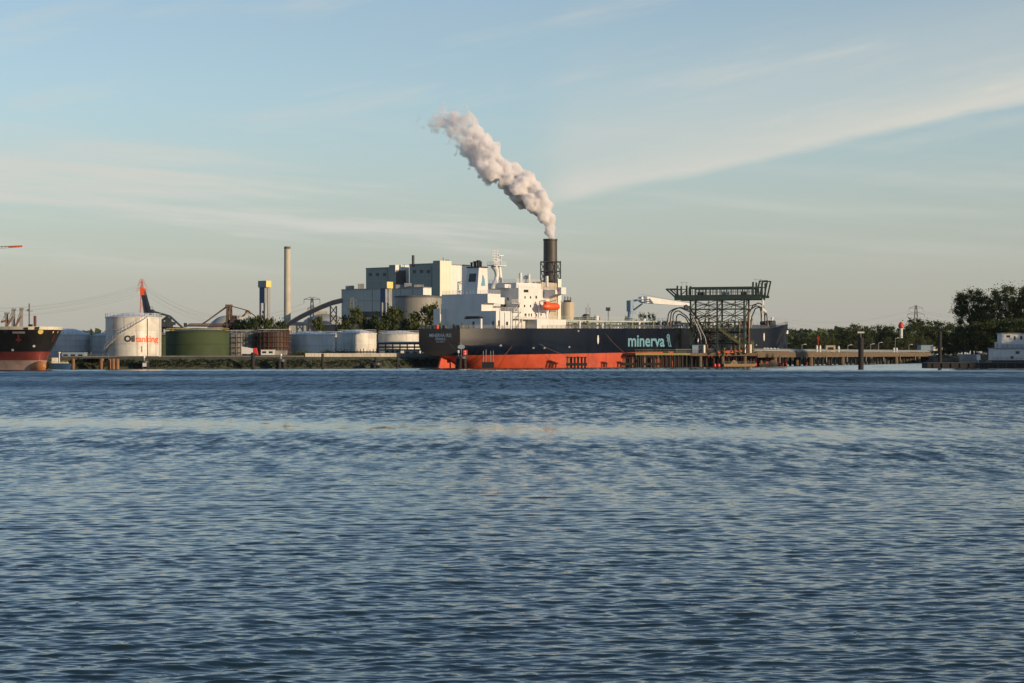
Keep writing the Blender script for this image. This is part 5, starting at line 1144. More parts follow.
    # inclined conveyor gallery on its trestle
    Y = 1000; r9 = thing('conveyor_gallery', at(315, 354, Y), 'dark blue covered conveyor gallery climbing to the plant hall', 'conveyor'); pp = [(283, 328), (291, 322.3), (300, 317), (310.5, 311.8), (321, 307), (332, 302.8), (342.5, 300.2)]
    b = MB()
    for (a, y), (e, q) in zip(pp, pp[1:]):
        h = 2.3; d = Vector((0, 4.2, 0)); p0, p1 = at(a, y + h, Y), at(e, q + h, Y); p2, p3 = at(e, q - h + .5, Y), at(a, y - h + .5, Y); b.slab([p0, p1, p2, p3], d)
    b.build('gallery', MT['dkblue'], r9)
    b = MB()
    for (a, y), (e, q) in zip(pp, pp[1:]): b.slab([at(a, y - 1.75, Y - .3), at(e, q - 1.75, Y - .3), at(e, q - 2.5, Y - .3), at(a, y - 2.5, Y - .3)], (0, 4.8, 0))
    b.build('roof', MT['darkroof'], r9)
    b = MB()
    for pa, pb_, yt in ((330, 336, 303.5), (308, 311, 315)):
        xa, xb = xat(pa, Y), xat(pb_, Y); zt = zat(yt, Y) - 1.2
        for y in (Y + .4, Y + 3.8):
            b.bar((xa, y, Z0), (xa, y, zt), .4); b.bar((xb, y, Z0), (xb, y, zt), .4); n = 6
            for k in range(n): z0, z1 = Z0 + (zt - Z0) * k / n, Z0 + (zt - Z0) * (k + 1) / n; b.xbrace((xa, y, z0), (xa, y, z1), (xb, y, z0), (xb, y, z1), .25)
    b.build('trestle', MT['dksteel'], r9)
    # low stores under the gallery
    r = thing('domed_store', (xat(325, 1060), 1060, Z0), 'pale low domed store behind the conveyor gallery', 'building'); c = (xat(325, 1060), 1060.); b = MB(); R0 = 24 / F * 1060
    b.lathe(c, [(R0, Z0 - .3), (R0, zat(325, 1060)), (R0 * .85, zat(320, 1060)), (R0 * .55, zat(316, 1060)), (R0 * .2, zat(314, 1060)), (.3, zat(313.6, 1060))], 48); b.build('shell', MT['domegrey'], r); b = MB(); b.box(c[0] - 5, c[0] + 1.5, 1058, 1062, zat(314.6, 1060), zat(311.4, 1060)); b.build('roof_hut', MT['tan'], r)
    r = thing('domed_store', (xat(223, 900), 900, Z0), 'grey domed store behind the twin-mast stacker', 'building'); c = (xat(226, 900), 900.); b = MB(); R0 = 26 / F * 900
    b.lathe(c, [(R0 * math.cos(t), Z0 + (zat(315.5, 900) - Z0) * math.sin(t)) for t in np.linspace(0, 1.55, 12)], 48); b.build('shell', MT['domegrey'], r)
    shed(289, 312, 325.5, 345, 1012, 18, 'clad', 'grey shed with a sloping roof below the foot of the conveyor gallery', ridge_=2., name='warehouse', cat='building')
    shed(312, 347, 324.5, 345, 960, 20, 'dkblue', 'dark low warehouse behind the leftmost white tank', name='warehouse', cat='building', roofmat='steel')
    shed(575, 600, 317.5, 345, 1000, 20, 'darkroof', 'dark low plant building behind the tanker cargo deck', name='warehouse', cat='building')
    for px, pt, w, m, lab in ((596.5, 315.5, 5, 'white', 'small white tank standing behind the tanker cargo deck'), (586, 314, 7, 'dksteel', 'small dark silo behind the tanker cargo deck'), (582, 316, 2.4, 'white', 'slim white vessel left of the small dark silo')):
        Y = 990; c = (xat(px, Y), float(Y)); q = w / 2 / F * Y; o = MB(); o.lathe(c, [(q, Z0), (q, zat(pt + 1, Y)), (q * .6, zat(pt, Y))], 24); solo(o, 'silo', MT[m], lab, 'silo')
    Y = 990; b = MB(); x0, x1 = xat(586, Y), xat(590, Y)
    for x in (x0, x1):
        for y in (Y - 1, Y + 1): b.bar((x, y, Z0), (x, y, zat(307.5, Y)), .25)
    for k in range(8): z0 = Z0 + k * (zat(307.5, Y) - Z0) / 8; z1 = Z0 + (k + 1) * (zat(307.5, Y) - Z0) / 8; b.xbrace((x0, Y - 1, z0), (x0, Y - 1, z1), (x1, Y - 1, z0), (x1, Y - 1, z1), .18)
    b.bar((xat(588, Y), Y, zat(308, Y)), (xat(588, Y), Y, zat(303.5, Y)), .25); solo(b, 'lattice_tower', MT['steel'], 'small grey lattice tower behind the tanker cargo deck', 'tower')
    r = thing('floodlight_mast', (xat(608.5, 960), 960, Z0), 'floodlight mast with a cluster of dark lamps behind the tanker cargo deck', 'lamp'); Y = 960; b = MB(); b.tube((xat(608.5, Y), Y, Z0), (xat(608.5, Y), Y, zat(308, Y)), .3, 8); b.build('pole', MT['steel'], r)
    for k in range(4): b = MB(); x = xat(606.8 + (k % 2) * 2.4, Y); z = zat(310 - (k // 2) * 1.8, Y); b.box(x - .5, x + .5, Y - .6, Y, z - .4, z + .4); b.build('floodlight', MT['dksteel'], r)
    for i, (px, pt, w) in enumerate(((628, 317, 12), (641, 314, 15), (652, 317, 14))):
        H = zat(pt, 1010) - Z0; tree(PT[i % 3], (xat(px, 1010), 1010, Z0), 'dark tree top showing above the tanker deck by the hose crane, %s from the left' % ORD[i], sx=w * .5 / 11, sz=H / 14, rot=i, group='trees beyond the tanker deck')
MT['louvre'] = M('panel_brown', (.10, .09, .085), .7, var=.15, panel=(50, 1.2))
MT['cladround'] = M('round_store_cladding', (.24, .235, .215), .6, var=.1, panel=(0, 2.5), streak=.3, scol=(.3, .22, .14))
MT['domegrey'] = M('dome_grey', (.30, .31, .31), .6, var=.12, streak=.2)
MT['chimneytop'] = M('chimney_top', (.12, .11, .1), .8)
plant()

# ------------------------------------------------------------------ steam
def steam():
    Y = 1090.; rng = np.random.default_rng(12); px0 = [(550, 239.5, 4.2), (549.5, 233, 5.), (548.5, 226, 6.5), (546, 218, 9), (543, 209, 11.5), (539, 201, 14), (532, 195, 16), (524, 189, 17.5), (514, 181, 18.5), (504, 172, 20), (494, 163, 20), (484, 155, 18.5), (475, 146, 18.5), (467, 136, 18.5), (459, 128, 17.5), (450, 124, 15), (441, 122, 12), (431, 122, 9.5), (422, 122, 6.5), (415, 122, 3.5)]
    bm = bmesh.new(); k = Y / F
    def ball(c, r):
        bmesh.ops.create_icosphere(bm, subdivisions=2, radius=r, matrix=Matrix.Translation(c))
    for i in range(len(px0) - 1):
        a, b = px0[i], px0[i + 1]
        for q in range(9 if i > 2 else 3):
            t = rng.uniform(0, 1); x, y, r = (a[j] + (b[j] - a[j]) * t for j in range(3)); r *= 1.08 + .12 * math.sin(i * 2.1); p = at(x, y, Y); rr = r * k
            an = rng.uniform(0, 6.28); d = rr * rng.uniform(.25, .78) if i > 2 else rr * .2
            dx, dz = math.cos(an) * d * .9, math.sin(an) * d * .9; dy = rng.uniform(-.7, .7) * rr
            ball(p + Vector((dx, dy, dz)), rr * rng.uniform(.32, .55) if i > 2 else rr * .8)
        p = at(a[0], a[1], Y); ball(p, a[2] * k * .62)
    for _ in range(26):                    # torn-off shreds along the thin trailing end
        i = rng.integers(9, len(px0) - 1); a = px0[i]; an = rng.uniform(1.2, 4.6); d = a[2] * rng.uniform(.75, 1.25) + 1; ball(at(a[0] + d * math.cos(an) * .8, a[1] - d * math.sin(an) * .8, Y + rng.uniform(-5, 5)), rng.uniform(1.6, 3.))
    for x, y, r in ((443, 112, 2.6), (444, 106, 2.), (446, 100, 1.5), (466, 110, 3.), (470, 116, 3.4), (465, 104, 1.9), (472, 122, 3.), (468, 170, 2.6), (455, 155, 2.), (494, 146, 2.8), (500, 151, 3.)): ball(at(x, y, Y), r * k)
    me = bpy.data.meshes.new('steam_plume'); bm.to_mesh(me); bm.free(); o = bpy.data.objects.new('steam_plume', me); COL.objects.link(o)
    m = o.modifiers.new('remesh', 'REMESH'); m.mode = 'VOXEL'; m.voxel_size = .7
    for nm, sz, st in (('puff', 6., 5.4), ('curl', 2.2, 3.2)):
        tx = bpy.data.textures.new(nm, 'CLOUDS'); tx.noise_scale = sz; tx.noise_depth = 3; tx.noise_type = 'SOFT_NOISE'; tx.cloud_type = 'GRAYSCALE'
        d = o.modifiers.new(nm, 'DISPLACE'); d.texture = tx; d.texture_coords = 'GLOBAL'; d.strength = st; d.mid_level = .5
    m = o.modifiers.new('weld', 'REMESH'); m.mode = 'VOXEL'; m.voxel_size = .7
    dg = bpy.context.evaluated_depsgraph_get(); em = bpy.data.meshes.new_from_object(o.evaluated_get(dg)); o.modifiers.clear(); o.data = em; bpy.data.meshes.remove(me); em.name = 'steam_plume'
    em.polygons.foreach_set('use_smooth', [True] * len(em.polygons))
    mt = bpy.data.materials.new('steam'); mt.use_nodes = True; t = mt.node_tree; t.nodes.clear(); N = t.nodes; L = t.links
    out = N.new('ShaderNodeOutputMaterial'); v = N.new('ShaderNodeVolumePrincipled'); v.inputs['Color'].default_value = (.97, .96, .97, 1); v.inputs['Anisotropy'].default_value = .0
    g = N.new('ShaderNodeNewGeometry'); n1 = N.new('ShaderNodeTexNoise'); n1.inputs['Scale'].default_value = .3; n1.inputs['Detail'].default_value = 5; n1.inputs['Roughness'].default_value = .65; L.new(g.outputs['Position'], n1.inputs['Vector'])
    n2 = N.new('ShaderNodeTexNoise'); n2.inputs['Scale'].default_value = .075; n2.inputs['Detail'].default_value = 3; L.new(g.outputs['Position'], n2.inputs['Vector'])
    s = N.new('ShaderNodeSeparateXYZ'); L.new(g.outputs['Position'], s.inputs[0]); age = N.new('ShaderNodeMapRange'); L.new(s.outputs[0], age.inputs[0])
    age.inputs[1].default_value = xat(515, Y); age.inputs[2].default_value = xat(408, Y); age.inputs[3].default_value = 0.; age.inputs[4].default_value = 1.
    def mm(op, a, b):
        q = N.new('ShaderNodeMath'); q.operation = op
        for i, x in enumerate((a, b)):
            if isinstance(x, (int, float)): q.inputs[i].default_value = x
            else: L.new(x, q.inputs[i])
        return q.outputs[0]
    val = mm('ADD', mm('MULTIPLY', n1.outputs['Fac'], .6), mm('MULTIPLY', n2.outputs['Fac'], .4))
    val = mm('SUBTRACT', val, mm('MULTIPLY', age.outputs[0], .145))
    r = N.new('ShaderNodeMapRange'); r.inputs[1].default_value = .385; r.inputs[2].default_value = .545; r.inputs[4].default_value = 1; L.new(val, r.inputs[0])
    r2 = N.new('ShaderNodeMapRange'); L.new(age.outputs[0], r2.inputs[0]); r2.inputs[3].default_value = 1.3; r2.inputs[4].default_value = .11
    mu = N.new('ShaderNodeMath'); mu.operation = 'MULTIPLY'; L.new(r.outputs[0], mu.inputs[0]); L.new(r2.outputs[0], mu.inputs[1]); L.new(mu.outputs[0], v.inputs['Density'])
    L.new(v.outputs[0], out.inputs['Volume']); em.materials.clear(); em.materials.append(mt)
    tag(centred(o), 'dense white steam plume drifting up to the left from the dark smokestack', 'steam', kind='stuff')
steam()

# ------------------------------------------------------------------ jetty, gantry, loading arms
DZ = 4.9
MT['tanboat'] = M('boat_tan', (.38, .25, .12), .6, streak=.3)
def jetty_part(poly, label, name, z=DZ, th=1.1, mat='pier', railpts=None, beams=True, group=None):
    cx = sum(p[0] for p in poly) / len(poly); cy = sum(p[1] for p in poly) / len(poly); root = thing(name, (cx, cy, 0), label, 'jetty', group)
    b = MB(); b.prism(poly, z - th, z); b.build('deck', MT[mat], root)
    return root
def seg_poly(p, q, w):
    p, q = Vector(p), Vector(q); d = (q - p).normalized(); n = Vector((-d.y, d.x)) * w; return [tuple(p), tuple(q), tuple(q + n), tuple(p + n)]
pA = (xat(635.5, 694), 694); pB = (xat(690, 715), 715); pC = (xat(757, 722), 722); pD = (xat(802, 830), 830); pE = (xat(931, 1022), 1022)
j1 = jetty_part(seg_poly(pA, pB, 5.), 'narrow olive jetty arm along the tanker, left of the gantry', 'jetty_walkway', mat='olive', th=.8)
j2 = jetty_part([pB, pC, (pC[0] + 5, pC[1] + 20), (pB[0] + 8.6, pB[1] + 14.5), (pB[0] - .3, pB[1] + 5.5)], 'wide concrete loading platform under the green gantry', 'loading_platform')
j3 = jetty_part(seg_poly(pC, pE, 8.), 'long concrete jetty running from the gantry to the right bank', 'jetty', z=5.3, th=1.0)
def pile_row(root, p, q, n, off, r, zt, mat='pier', rows=(0.,), nm='pile'):
    p, q = Vector(p), Vector(q); d = (q - p).normalized(); nn = Vector((-d.y, d.x))
    for k in range(n):
        for o in rows:
            a = p.lerp(q, (k + .5) / n) + nn * (off + o); b = MB(); b.lathe((a.x, a.y), [(r, -1.5), (r, .9), (r * .92, 1.2), (r * .92, zt)], 12); b.build(nm, MT[mat], root)
pile_row(j1, pA, pB, 13, .8, .42, DZ - .81, 'timber', (0, 3.2)); pile_row(j2, pB, pC, 3, 1.2, .8, DZ - 1.12, 'pier', (0, 6)); pile_row(j2, pB, pC, 9, 2.6, .5, DZ - 1.12, 'timber', (0, 3, 6)); pile_row(j3, pC, pE, 6, 1., 1.1, 4.28, 'pier', (0, 5.6)); pile_row(j3, pC, pE, 22, 3.4, .5, 4.28, 'timber', (0, 1.9))  # walkway piles set extra close, added to stand in for deck shade
def rail_on(root, p, q, off, z, mat='steel', step=2.2):
    p, q = Vector(p), Vector(q); d = (q - p).normalized(); nn = Vector((-d.y, d.x)) * off; b = MB(); b.rail([(p.x + nn.x, p.y + nn.y, z), (q.x + nn.x, q.y + nn.y, z)], 1.1, step, .07, 2); b.build('railing', MT[mat], root)
rail_on(j1, pA, pB, .15, DZ, 'olive'); rail_on(j2, pB, pC, .15, DZ, 'rustpile'); rail_on(j3, pC, pE, .15, 5.3, 'steel', 3.)
b = MB(); d = (Vector(pE) - Vector(pC)).normalized(); nn = Vector((-d.y, d.x))                    # fascia beams and pipes along the long jetty
P0, P1 = Vector(pC) - nn * .15, Vector(pE) - nn * .15
b.bar((P0.x, P0.y, 4.0), (P1.x, P1.y, 4.0), .3, 1.5); b.build('fascia_beam', MT['pier'], j3)
for k, (z, m) in enumerate(((5.75, 'pipe'), (6.15, 'steel'), (5.7, 'rustpile'))):
    b = MB(); o = nn * (1.2 + k * .9); b.tube((P0.x + o.x, P0.y + o.y, z), (P1.x + o.x, P1.y + o.y, z), .26, 8); b.build('pipe', MT[m], j3)
for k in range(8):                         # fenders hanging from the long jetty and platform
    a = Vector(pC).lerp(Vector(pE), (k + .8) / 9) - nn * .55; b = MB(); b.tube((a.x, a.y, 1.2), (a.x, a.y, 3.6), .4, 8); b.build('fender', MT['black'], j3)

GH = -18.; GO = Vector((xat(690.5, 718), 718, DZ)); GF = frame(GO, GH); GW, GB = 8.5, 9.75
def gz(py): return zat(py, 716) - DZ
def gu(px): return (xat(px, 716) - GO.x) / math.cos(R(GH))
def gantry():
    root = thing('loading_gantry', GO, 'dark green steel loading gantry with braced columns and a long top beam beside the tanker', 'gantry'); zb, zt = gz(300.2), gz(292.8)
    for k in range(3):
        for y in (0, GW):
            b = MB(GF); b.bar((k * GB, y, 0), (k * GB, y, zb), .55); b.build('column', MT['dkgreen'], root)
    br = MB(GF); lv = [0, gz(336), gz(322), gz(309), zb]
    for z in lv[1:-1]:
        for y in (0, GW): br.bar((0, y, z), (2 * GB, y, z), .3)
        for k in range(3): br.bar((k * GB, 0, z), (k * GB, GW, z), .3)
    for y in (0, GW):
        for k in range(2):
            for i in (2, 3): br.xbrace((k * GB, y, lv[i]), (k * GB, y, lv[i + 1]), ((k + 1) * GB, y, lv[i]), ((k + 1) * GB, y, lv[i + 1]), .2)
    for k in range(3):
        for i in range(4): br.bar((k * GB, 0, lv[i]), (k * GB, GW, lv[i + 1]), .2)
    for k in range(2):
        for i in range(4):
            xm = (k + .5) * GB; br.bar((xm, GW, lv[i]), (xm, GW, lv[i + 1]), .22); br.bar((xm, 0, lv[i]), (xm, GW, lv[i + 1]), .16)
            for y in (0, GW): br.bar((k * GB, y, (lv[i] + lv[i + 1]) / 2), ((k + 1) * GB, y, (lv[i] + lv[i + 1]) / 2), .14)
            br.xbrace((k * GB, GW, lv[i]), (k * GB, GW, lv[i + 1]), ((k + 1) * GB, GW, lv[i]), ((k + 1) * GB, GW, lv[i + 1]), .22)
    br.build('bracing', MT['dkgreen'], root)
    q = random.Random(4)
    for i in range(34):                     # the tangle of lines inside the frame
        b = MB(GF); x, y = q.uniform(.3, 2 * GB - .3), q.uniform(.6, GW - .6); z0 = q.uniform(0, gz(330)); z1 = z0 + q.uniform(2, 7); x1 = x + q.choice((-1, 1)) * q.uniform(1, 4)
        b.path([(x, y, z0), (x, y, z1), (x1, y + q.uniform(-1, 1), z1 + q.uniform(-.5, 1.5))], q.uniform(.12, .26), 6); b.build('branch_pipe', MT[q.choice(('dkgreen', 'dkgreen', 'dksteel', 'rustpile', 'olive', 'steel'))], root)
    b = MB(GF); b.bar((gu(719), -.3, gz(329)), (gu(742), -.3, gz(346)), .5, .7); b.rail([(gu(719), -.5, gz(329)), (gu(742), -.5, gz(346))], 1., 2., .07, 2); b.build('stair_flight', MT['olive'], root)
    x0, x1 = gu(676), gu(758)
    b = MB(GF)
    for y in (-.8, GW + .8): b.bar((x0, y, zb + .9), (x1, y, zb + .9), .5, 1.7)
    for k in range(14): x = x0 + (x1 - x0) * k / 13; b.bar((x, -.8, zb + .9), (x, GW + .8, zb + .9), .3, .9)
    b.box(x0, x1, -.5, GW + .5, zb + 1.78, zb + 1.9); b.build('main_beam', MT['dkgreen'], root)
    zf = zb + 1.9; ur = gz(288)
    b = MB(GF); a, e = gu(690), gu(752)
    for y in (-.6, GW + .6):
        b.bar((a, y, ur), (e, y, ur), .4, .75)
        for k in range(19): x = a + (e - a) * k / 18; b.bar((x, y, zf), (x, y, ur), .2 if k % 3 else .38)
        b.bar((a, y, zf + 1.1), (e, y, zf + 1.1), .1)
    for k in range(7): x = a + (e - a) * k / 6; b.bar((x, -.6, ur), (x, GW + .6, ur), .3)
    b.build('upper_gallery', MT['dkgreen'], root)
    for px, m in ((699, 'dksteel'), (723, 'signblue'), (741, 'olive')): b = MB(GF); x = gu(px); b.box(x - 1.1, x + 1., 2.5, GW - 3, zf, zf + 1.1 + (px % 3) * .2); b.build('winch_unit', MT[m], root)
    b = MB(GF)                              # left head: two posts and a pointed outrigger
    for px in (677.4, 686.6):
        for y in (1.2, GW - 1.2): b.bar((gu(px), y, zf), (gu(px), y, gz(285.2)), .55)
    b.bar((gu(677), 1.2, gz(289)), (gu(687), 1.2, gz(289)), .3); b.bar((gu(681), 1.2, zf), (gu(687), 1.2, gz(289)), .25)
    for y in (1.2, GW - 1.2): b.bar((gu(666.5), y, gz(288.6)), (gu(678), y, gz(288.6)), .45); b.bar((gu(666.5), y, gz(288.6)), (gu(676), y, gz(297.5)), .5); b.bar((gu(670), y, gz(288.8)), (gu(676), y, zf), .2)
    b.bar((gu(666.5), 1.2, gz(288.6)), (gu(666.5), GW - 1.2, gz(288.6)), .35); b.build('left_outrigger', MT['dkgreen'], root)
    for y in (1.2, GW - 1.2):               # right head: post and leaning box frame, one on each side
        b = MB(GF)
        b.bar((gu(750.7), y, zf), (gu(750.7), y, gz(282.3)), .6); b.bar((gu(754), y, gz(296.5)), (gu(757), y, gz(281.2)), .5); b.bar((gu(761.5), y, gz(296)), (gu(764.5), y, gz(281.5)), .5); b.bar((gu(756.5), y, gz(281.6)), (gu(764.8), y, gz(281.4)), .45); b.bar((gu(750), y, gz(297)), (gu(763), y, gz(296.8)), .9); b.bar((gu(759.3), y, gz(296.5)), (gu(759.3), y, gz(283)), .55); b.bar((gu(751), y, gz(287.5)), (gu(759), y, gz(287.5)), .3)
        b.build('right_outrigger', MT['dkgreen'], root)
    for px, py in ((681.5, 281.6), (685.5, 282.2), (753, 279.8), (757.5, 279.9)): b = MB(GF); x = gu(px); b.tube((x, 2, gz(286)), (x, 2, gz(py)), .06, 5); b.bar((x - .7, 2, gz(py)), (x + .7, 2, gz(py)), .1); b.build('floodlight', MT['steel'], root)
    b = MB(GF); b.bar((gu(744), 3, zf), (gu(740), 3, 0), .2); b.rail([(x0, -.9, zf), (a, -.9, zf)], 1.1, 1.4, .07, 2); b.rail([(e, -.9, zf), (x1, -.9, zf)], 1.1, 1.4, .07, 2); b.build('railing', MT['dkgreen'], root)
    # lit pipework inside the frame
    for i, (px, pt, pb, m) in enumerate(((705, 311, 321, 'white'), (706.5, 318, 352, 'rustpile'), (713, 324, 352, 'pipe'), (722, 330, 352, 'olive'), (731, 326, 352, 'rustpile'), (737, 322, 352, 'olive'), (728, 338, 352, 'pipe'), (744, 306, 352, 'rustpile'), (709, 335, 352, 'oxide'), (718, 340, 352, 'rustpile'))):
        b = MB(GF); x = gu(px); y = 2.2 + (i * 37 % 5); z = gz(pt) ; b.path([(x, y, 0 if i else z - 3.5), (x, y, z), (x + 2.4, y + 1.2, z + .6)], .3, 8); b.build('riser_pipe', MT[m], root)
    for z, m in ((gz(341), 'dksteel'), (gz(343.5), 'rustpile'), (gz(332.), 'dkgreen')):
        b = MB(GF); b.tube((gu(700), 4, z), (gu(740), 4, z), .35, 8); b.build('header_pipe', MT[m], root)
    for py, a, e in ((331.5, 700, 742), (342.5, 706, 745)):
        b = MB(GF); z = gz(py); b.box(gu(a), gu(e), 1, GW - 1, z - .15, z); b.rail([(gu(a), 1, z), (gu(e), 1, z)], 1.1, 1.5, .08, 2); b.build('platform', MT['dkgreen'], root)
gantry()
def arms():
    Y = 717.; P = lambda a, b, d=0.: at(a, b, Y) + Vector((0, d, 0))
    left = [([(704, 350), (703, 338), (697, 322), (690, 312), (681, 308), (673, 309.5), (668.5, 314), (667.3, 323)], 'outermost'), ([(707, 350), (705.5, 336), (699, 320), (691, 310.5), (682, 307.5), (676, 309), (671.5, 313), (670.5, 322)], 'second outermost'),
            ([(701, 350), (700, 338), (694, 326), (687, 316), (680, 311), (675.5, 312), (673.5, 316), (673.5, 322.5)], 'middle'), ([(698, 350), (697, 338), (691, 326), (686.5, 317.5), (681, 314), (677.5, 316), (677, 322)], 'second innermost'), ([(711, 350), (709, 340), (702.5, 324), (696, 314), (690, 307.5), (686, 305.5)], 'innermost')]
    right = [([(744.5, 350), (744, 336), (745, 318), (749, 310.5), (756, 306), (763, 309), (766.6, 315), (767.5, 324)], 'outermost'), ([(748, 350), (747.5, 335), (748.5, 315), (753, 306), (758.5, 303), (763.5, 306), (765, 314), (765.2, 323)], 'middle'), ([(751, 350), (751, 332), (752, 318), (756, 308.5), (760, 307), (761.8, 312), (762, 322)], 'innermost')]
    for gi, (lst, side) in enumerate(((left, 'left'), (right, 'right'))):
        for i, (pts, w) in enumerate(lst):
            d = i * 1.1; root = thing('marine_loader', P(pts[0][0], 352, d), 'black loading hose arching at the %s end of the gantry, %s of its cluster' % (side, w), 'loading arm', 'loading hoses of the gantry')
            q = [P(a, b_, d) for a, b_ in pts]; fine = []
            for k in range(len(q) - 1):
                p0, p1, p2, p3 = q[max(k - 1, 0)], q[k], q[k + 1], q[min(k + 2, len(q) - 1)]
                for t in ((0, .33, .66) if k in (4, 5) else (0,)): fine.append(.5 * (2 * p1 + (p2 - p0) * t + (2 * p0 - 5 * p1 + 4 * p2 - p3) * t * t + (3 * p1 - p0 - 3 * p2 + p3) * t ** 3))
            fine.append(q[-1]); b = MB(); b.path(fine, .21, 8); b.build('hose', MT['hose'], root)
            b = MB(); b.tube(q[-1] + Vector((0, 0, .2)), q[-1] - Vector((0, 0, .8)), .48, 8); b.build('coupling', MT['oxide' if i % 2 else 'dksteel'], root)
            b = MB(); b.tube((q[0].x, q[0].y, DZ), q[0] + Vector((0, 0, 2.)), .5, 8); b.build('riser', MT['rustpile' if i % 2 else 'white'], root)
            if i == 4 or (gi and i == 0):
                b = MB(); k = len(fine) // 2; b.tube(fine[k], fine[k + 3], .62, 10); b.build('swivel_joint', MT['white'], root)
    for k, (a, b0, c, d0, m, lab) in enumerate(((700, 334, 692, 316, 'steel', 'pale jumper pipe slanting among the left loading hoses'), (705, 338, 695.5, 319, 'steel', 'second pale jumper pipe right of the first among the left loading hoses'), (762.3, 299, 762.3, 318, 'white', 'white-lagged pipe hanging below the right head of the gantry'))):
        b = MB(); b.tube(P(a, b0, -.8), P(c, d0, -.8), .22, 8); b.tube(P(a, b0, -.8), P(a + 1, b0 + 6, -.8), .2, 8); solo(b, 'jumper_pipe', MT[m], lab, 'pipe')
arms()
# sheds and machines on the jetty
def jshed(px0, px1, pt, Y, mat, label, roof, depth=3., z=DZ, lean=.0):
    return shed(px0, px1, pt, HZ - (z + .01 - CH) * F / Y, Y, depth, mat, label, roofmat=roof, name='jetty_shed')
jshed(676, 691, 349.6, 713.5, 'dksteel', 'low long dark shed with a pale roof on the jetty arm left of the gantry', 'steel', 2.2)
jshed(692.3, 698.5, 345.6, 717, 'signblue', 'pale blue-grey box hut at the left foot of the gantry', 'signblue', 3.)
jshed(699.5, 716.5, 349.3, 717.5, 'dksteel', 'low dark shed with a pale roof under the gantry, right of the box hut', 'steel', 2.4)
jshed(698.8, 702.2, 344.6, 722, 'white', 'small white cabin behind the box hut under the gantry', 'white', 2.)
def gangway():
    Y = 722; P = lambda a, b, d=0.: at(a, b, Y) + Vector((0, d, 0)); root = thing('gangway_tower', (xat(748.5, Y), Y, DZ), 'olive yellow gangway tower with railings at the right foot of the gantry', 'gangway'); b = MB()
    for px in (744, 748.5, 753):
        for d in (0, 4): b.bar((P(px, 0).x, Y + d, DZ), (P(px, 0).x, Y + d, zat(342, Y)), .3)
    b.build('frame', MT['olive'], root)
    for py in (343.5, 348.3): b = MB(); b.box(P(743, 0).x, P(754, 0).x, Y - .2, Y + 4.2, zat(py, Y) - .2, zat(py, Y)); b.rail([P(743, py, -.2), P(754, py, -.2)], 1.1, .9, .09, 2); b.build('platform', MT['olive'], root)
    b = MB(); b.bar(P(744, 353, -.3), P(752, 343.5, -.3), .6, .25); b.build('stair_flight', MT['rustpile'], root)
gangway()
for i, (px, Y) in enumerate(((760, 745), (763, 752), (766.5, 760), (770, 768), (773.5, 776))):
    b = MB(); r = .75; b.lathe((xat(px, Y) + 1.6, Y), [(r, 5.3), (r, 6.4), (r * .6, 6.8), (.1, 6.9)], 14); solo(b, 'white_drum', MT['white'], 'round-topped white drum on the jetty below the tanker bow, %s from the left' % ORD[i], 'drum', 'white drums on the jetty')
def jetty_spot(px, off=2.5):
    p, q = Vector(pC), Vector(pE); u = (px - 512) / F; t = (u * p.y - p.x) / ((q.x - p.x) - u * (q.y - p.y)); a = p.lerp(q, t) + nn * off; return a
for px, h, lab in ((819.3, 2.7, 'left of two short white posts on the jetty left of the cream hut'), (822.5, 2.7, 'right of two short white posts on the jetty left of the cream hut'), (841, 2.6, 'single short white post on the jetty right of the cream hut'), (896, 2.2, 'left of two white posts near the far end of the jetty'), (898.8, 2.2, 'right of two white posts near the far end of the jetty')):
    a = jetty_spot(px, 1.); b = MB(); b.lathe((a.x, a.y), [(.42, 5.3), (.42, 5.3 + h * .8), (.2, 5.3 + h)], 10); solo(b, 'white_post', MT['white'], lab, 'post', 'white posts on the jetty')
a = jetty_spot(830.5, 2.); Yh = a.y; shed(826, 835.5, 345.6, HZ - (5.31 - CH) * F / Yh, Yh, 3., 'tan', 'small cream hut with a window on the long jetty', roofmat='olive', win=1, name='jetty_hut')
b = MB(); a = jetty_spot(832.5, 6); b.bar((a.x, a.y, 5.3), (a.x, a.y, zat(336.5, a.y)), .2); b.box(a.x - .35, a.x + .35, a.y - .1, a.y + .1, zat(340, a.y), zat(336.5, a.y)); solo(b, 'signal_mast', MT['signred'], 'slim red signal mast behind the cream jetty hut', 'mast')
LP = [(810, 0), (855.5, 0), (886, 0), (901, 0), (908, 0), (870, 0), (943.3, 0)]
def lamp_post(a, zt, label, zb=5.3):
    root = thing('lamp_post', (a[0], a[1], zb), label, 'lamp', 'lamp posts on the jetty'); b = MB(); b.tube((a[0], a[1], zb), (a[0], a[1], zt), .13, 8, .08); b.build('pole', MT['steel'], root)
    b = MB(); b.bar((a[0], a[1], zt), (a[0] + 1.6, a[1], zt + .3), .12); b.box(a[0] + .9, a[0] + 1.9, a[1] - .2, a[1] + .2, zt + .2, zt + .42); b.build('lamp_head', MT['white'], root)
for i, (px, y) in enumerate(((810.5, 345), (855.8, 345.5), (878, 344.5), (886, 343), (902.5, 338.5), (916, 345))): a = jetty_spot(px, 3.5); lamp_post((a.x, a.y), zat(y, a.y), 'thin grey lamp post on the long jetty, %s from the left' % ORD[i])
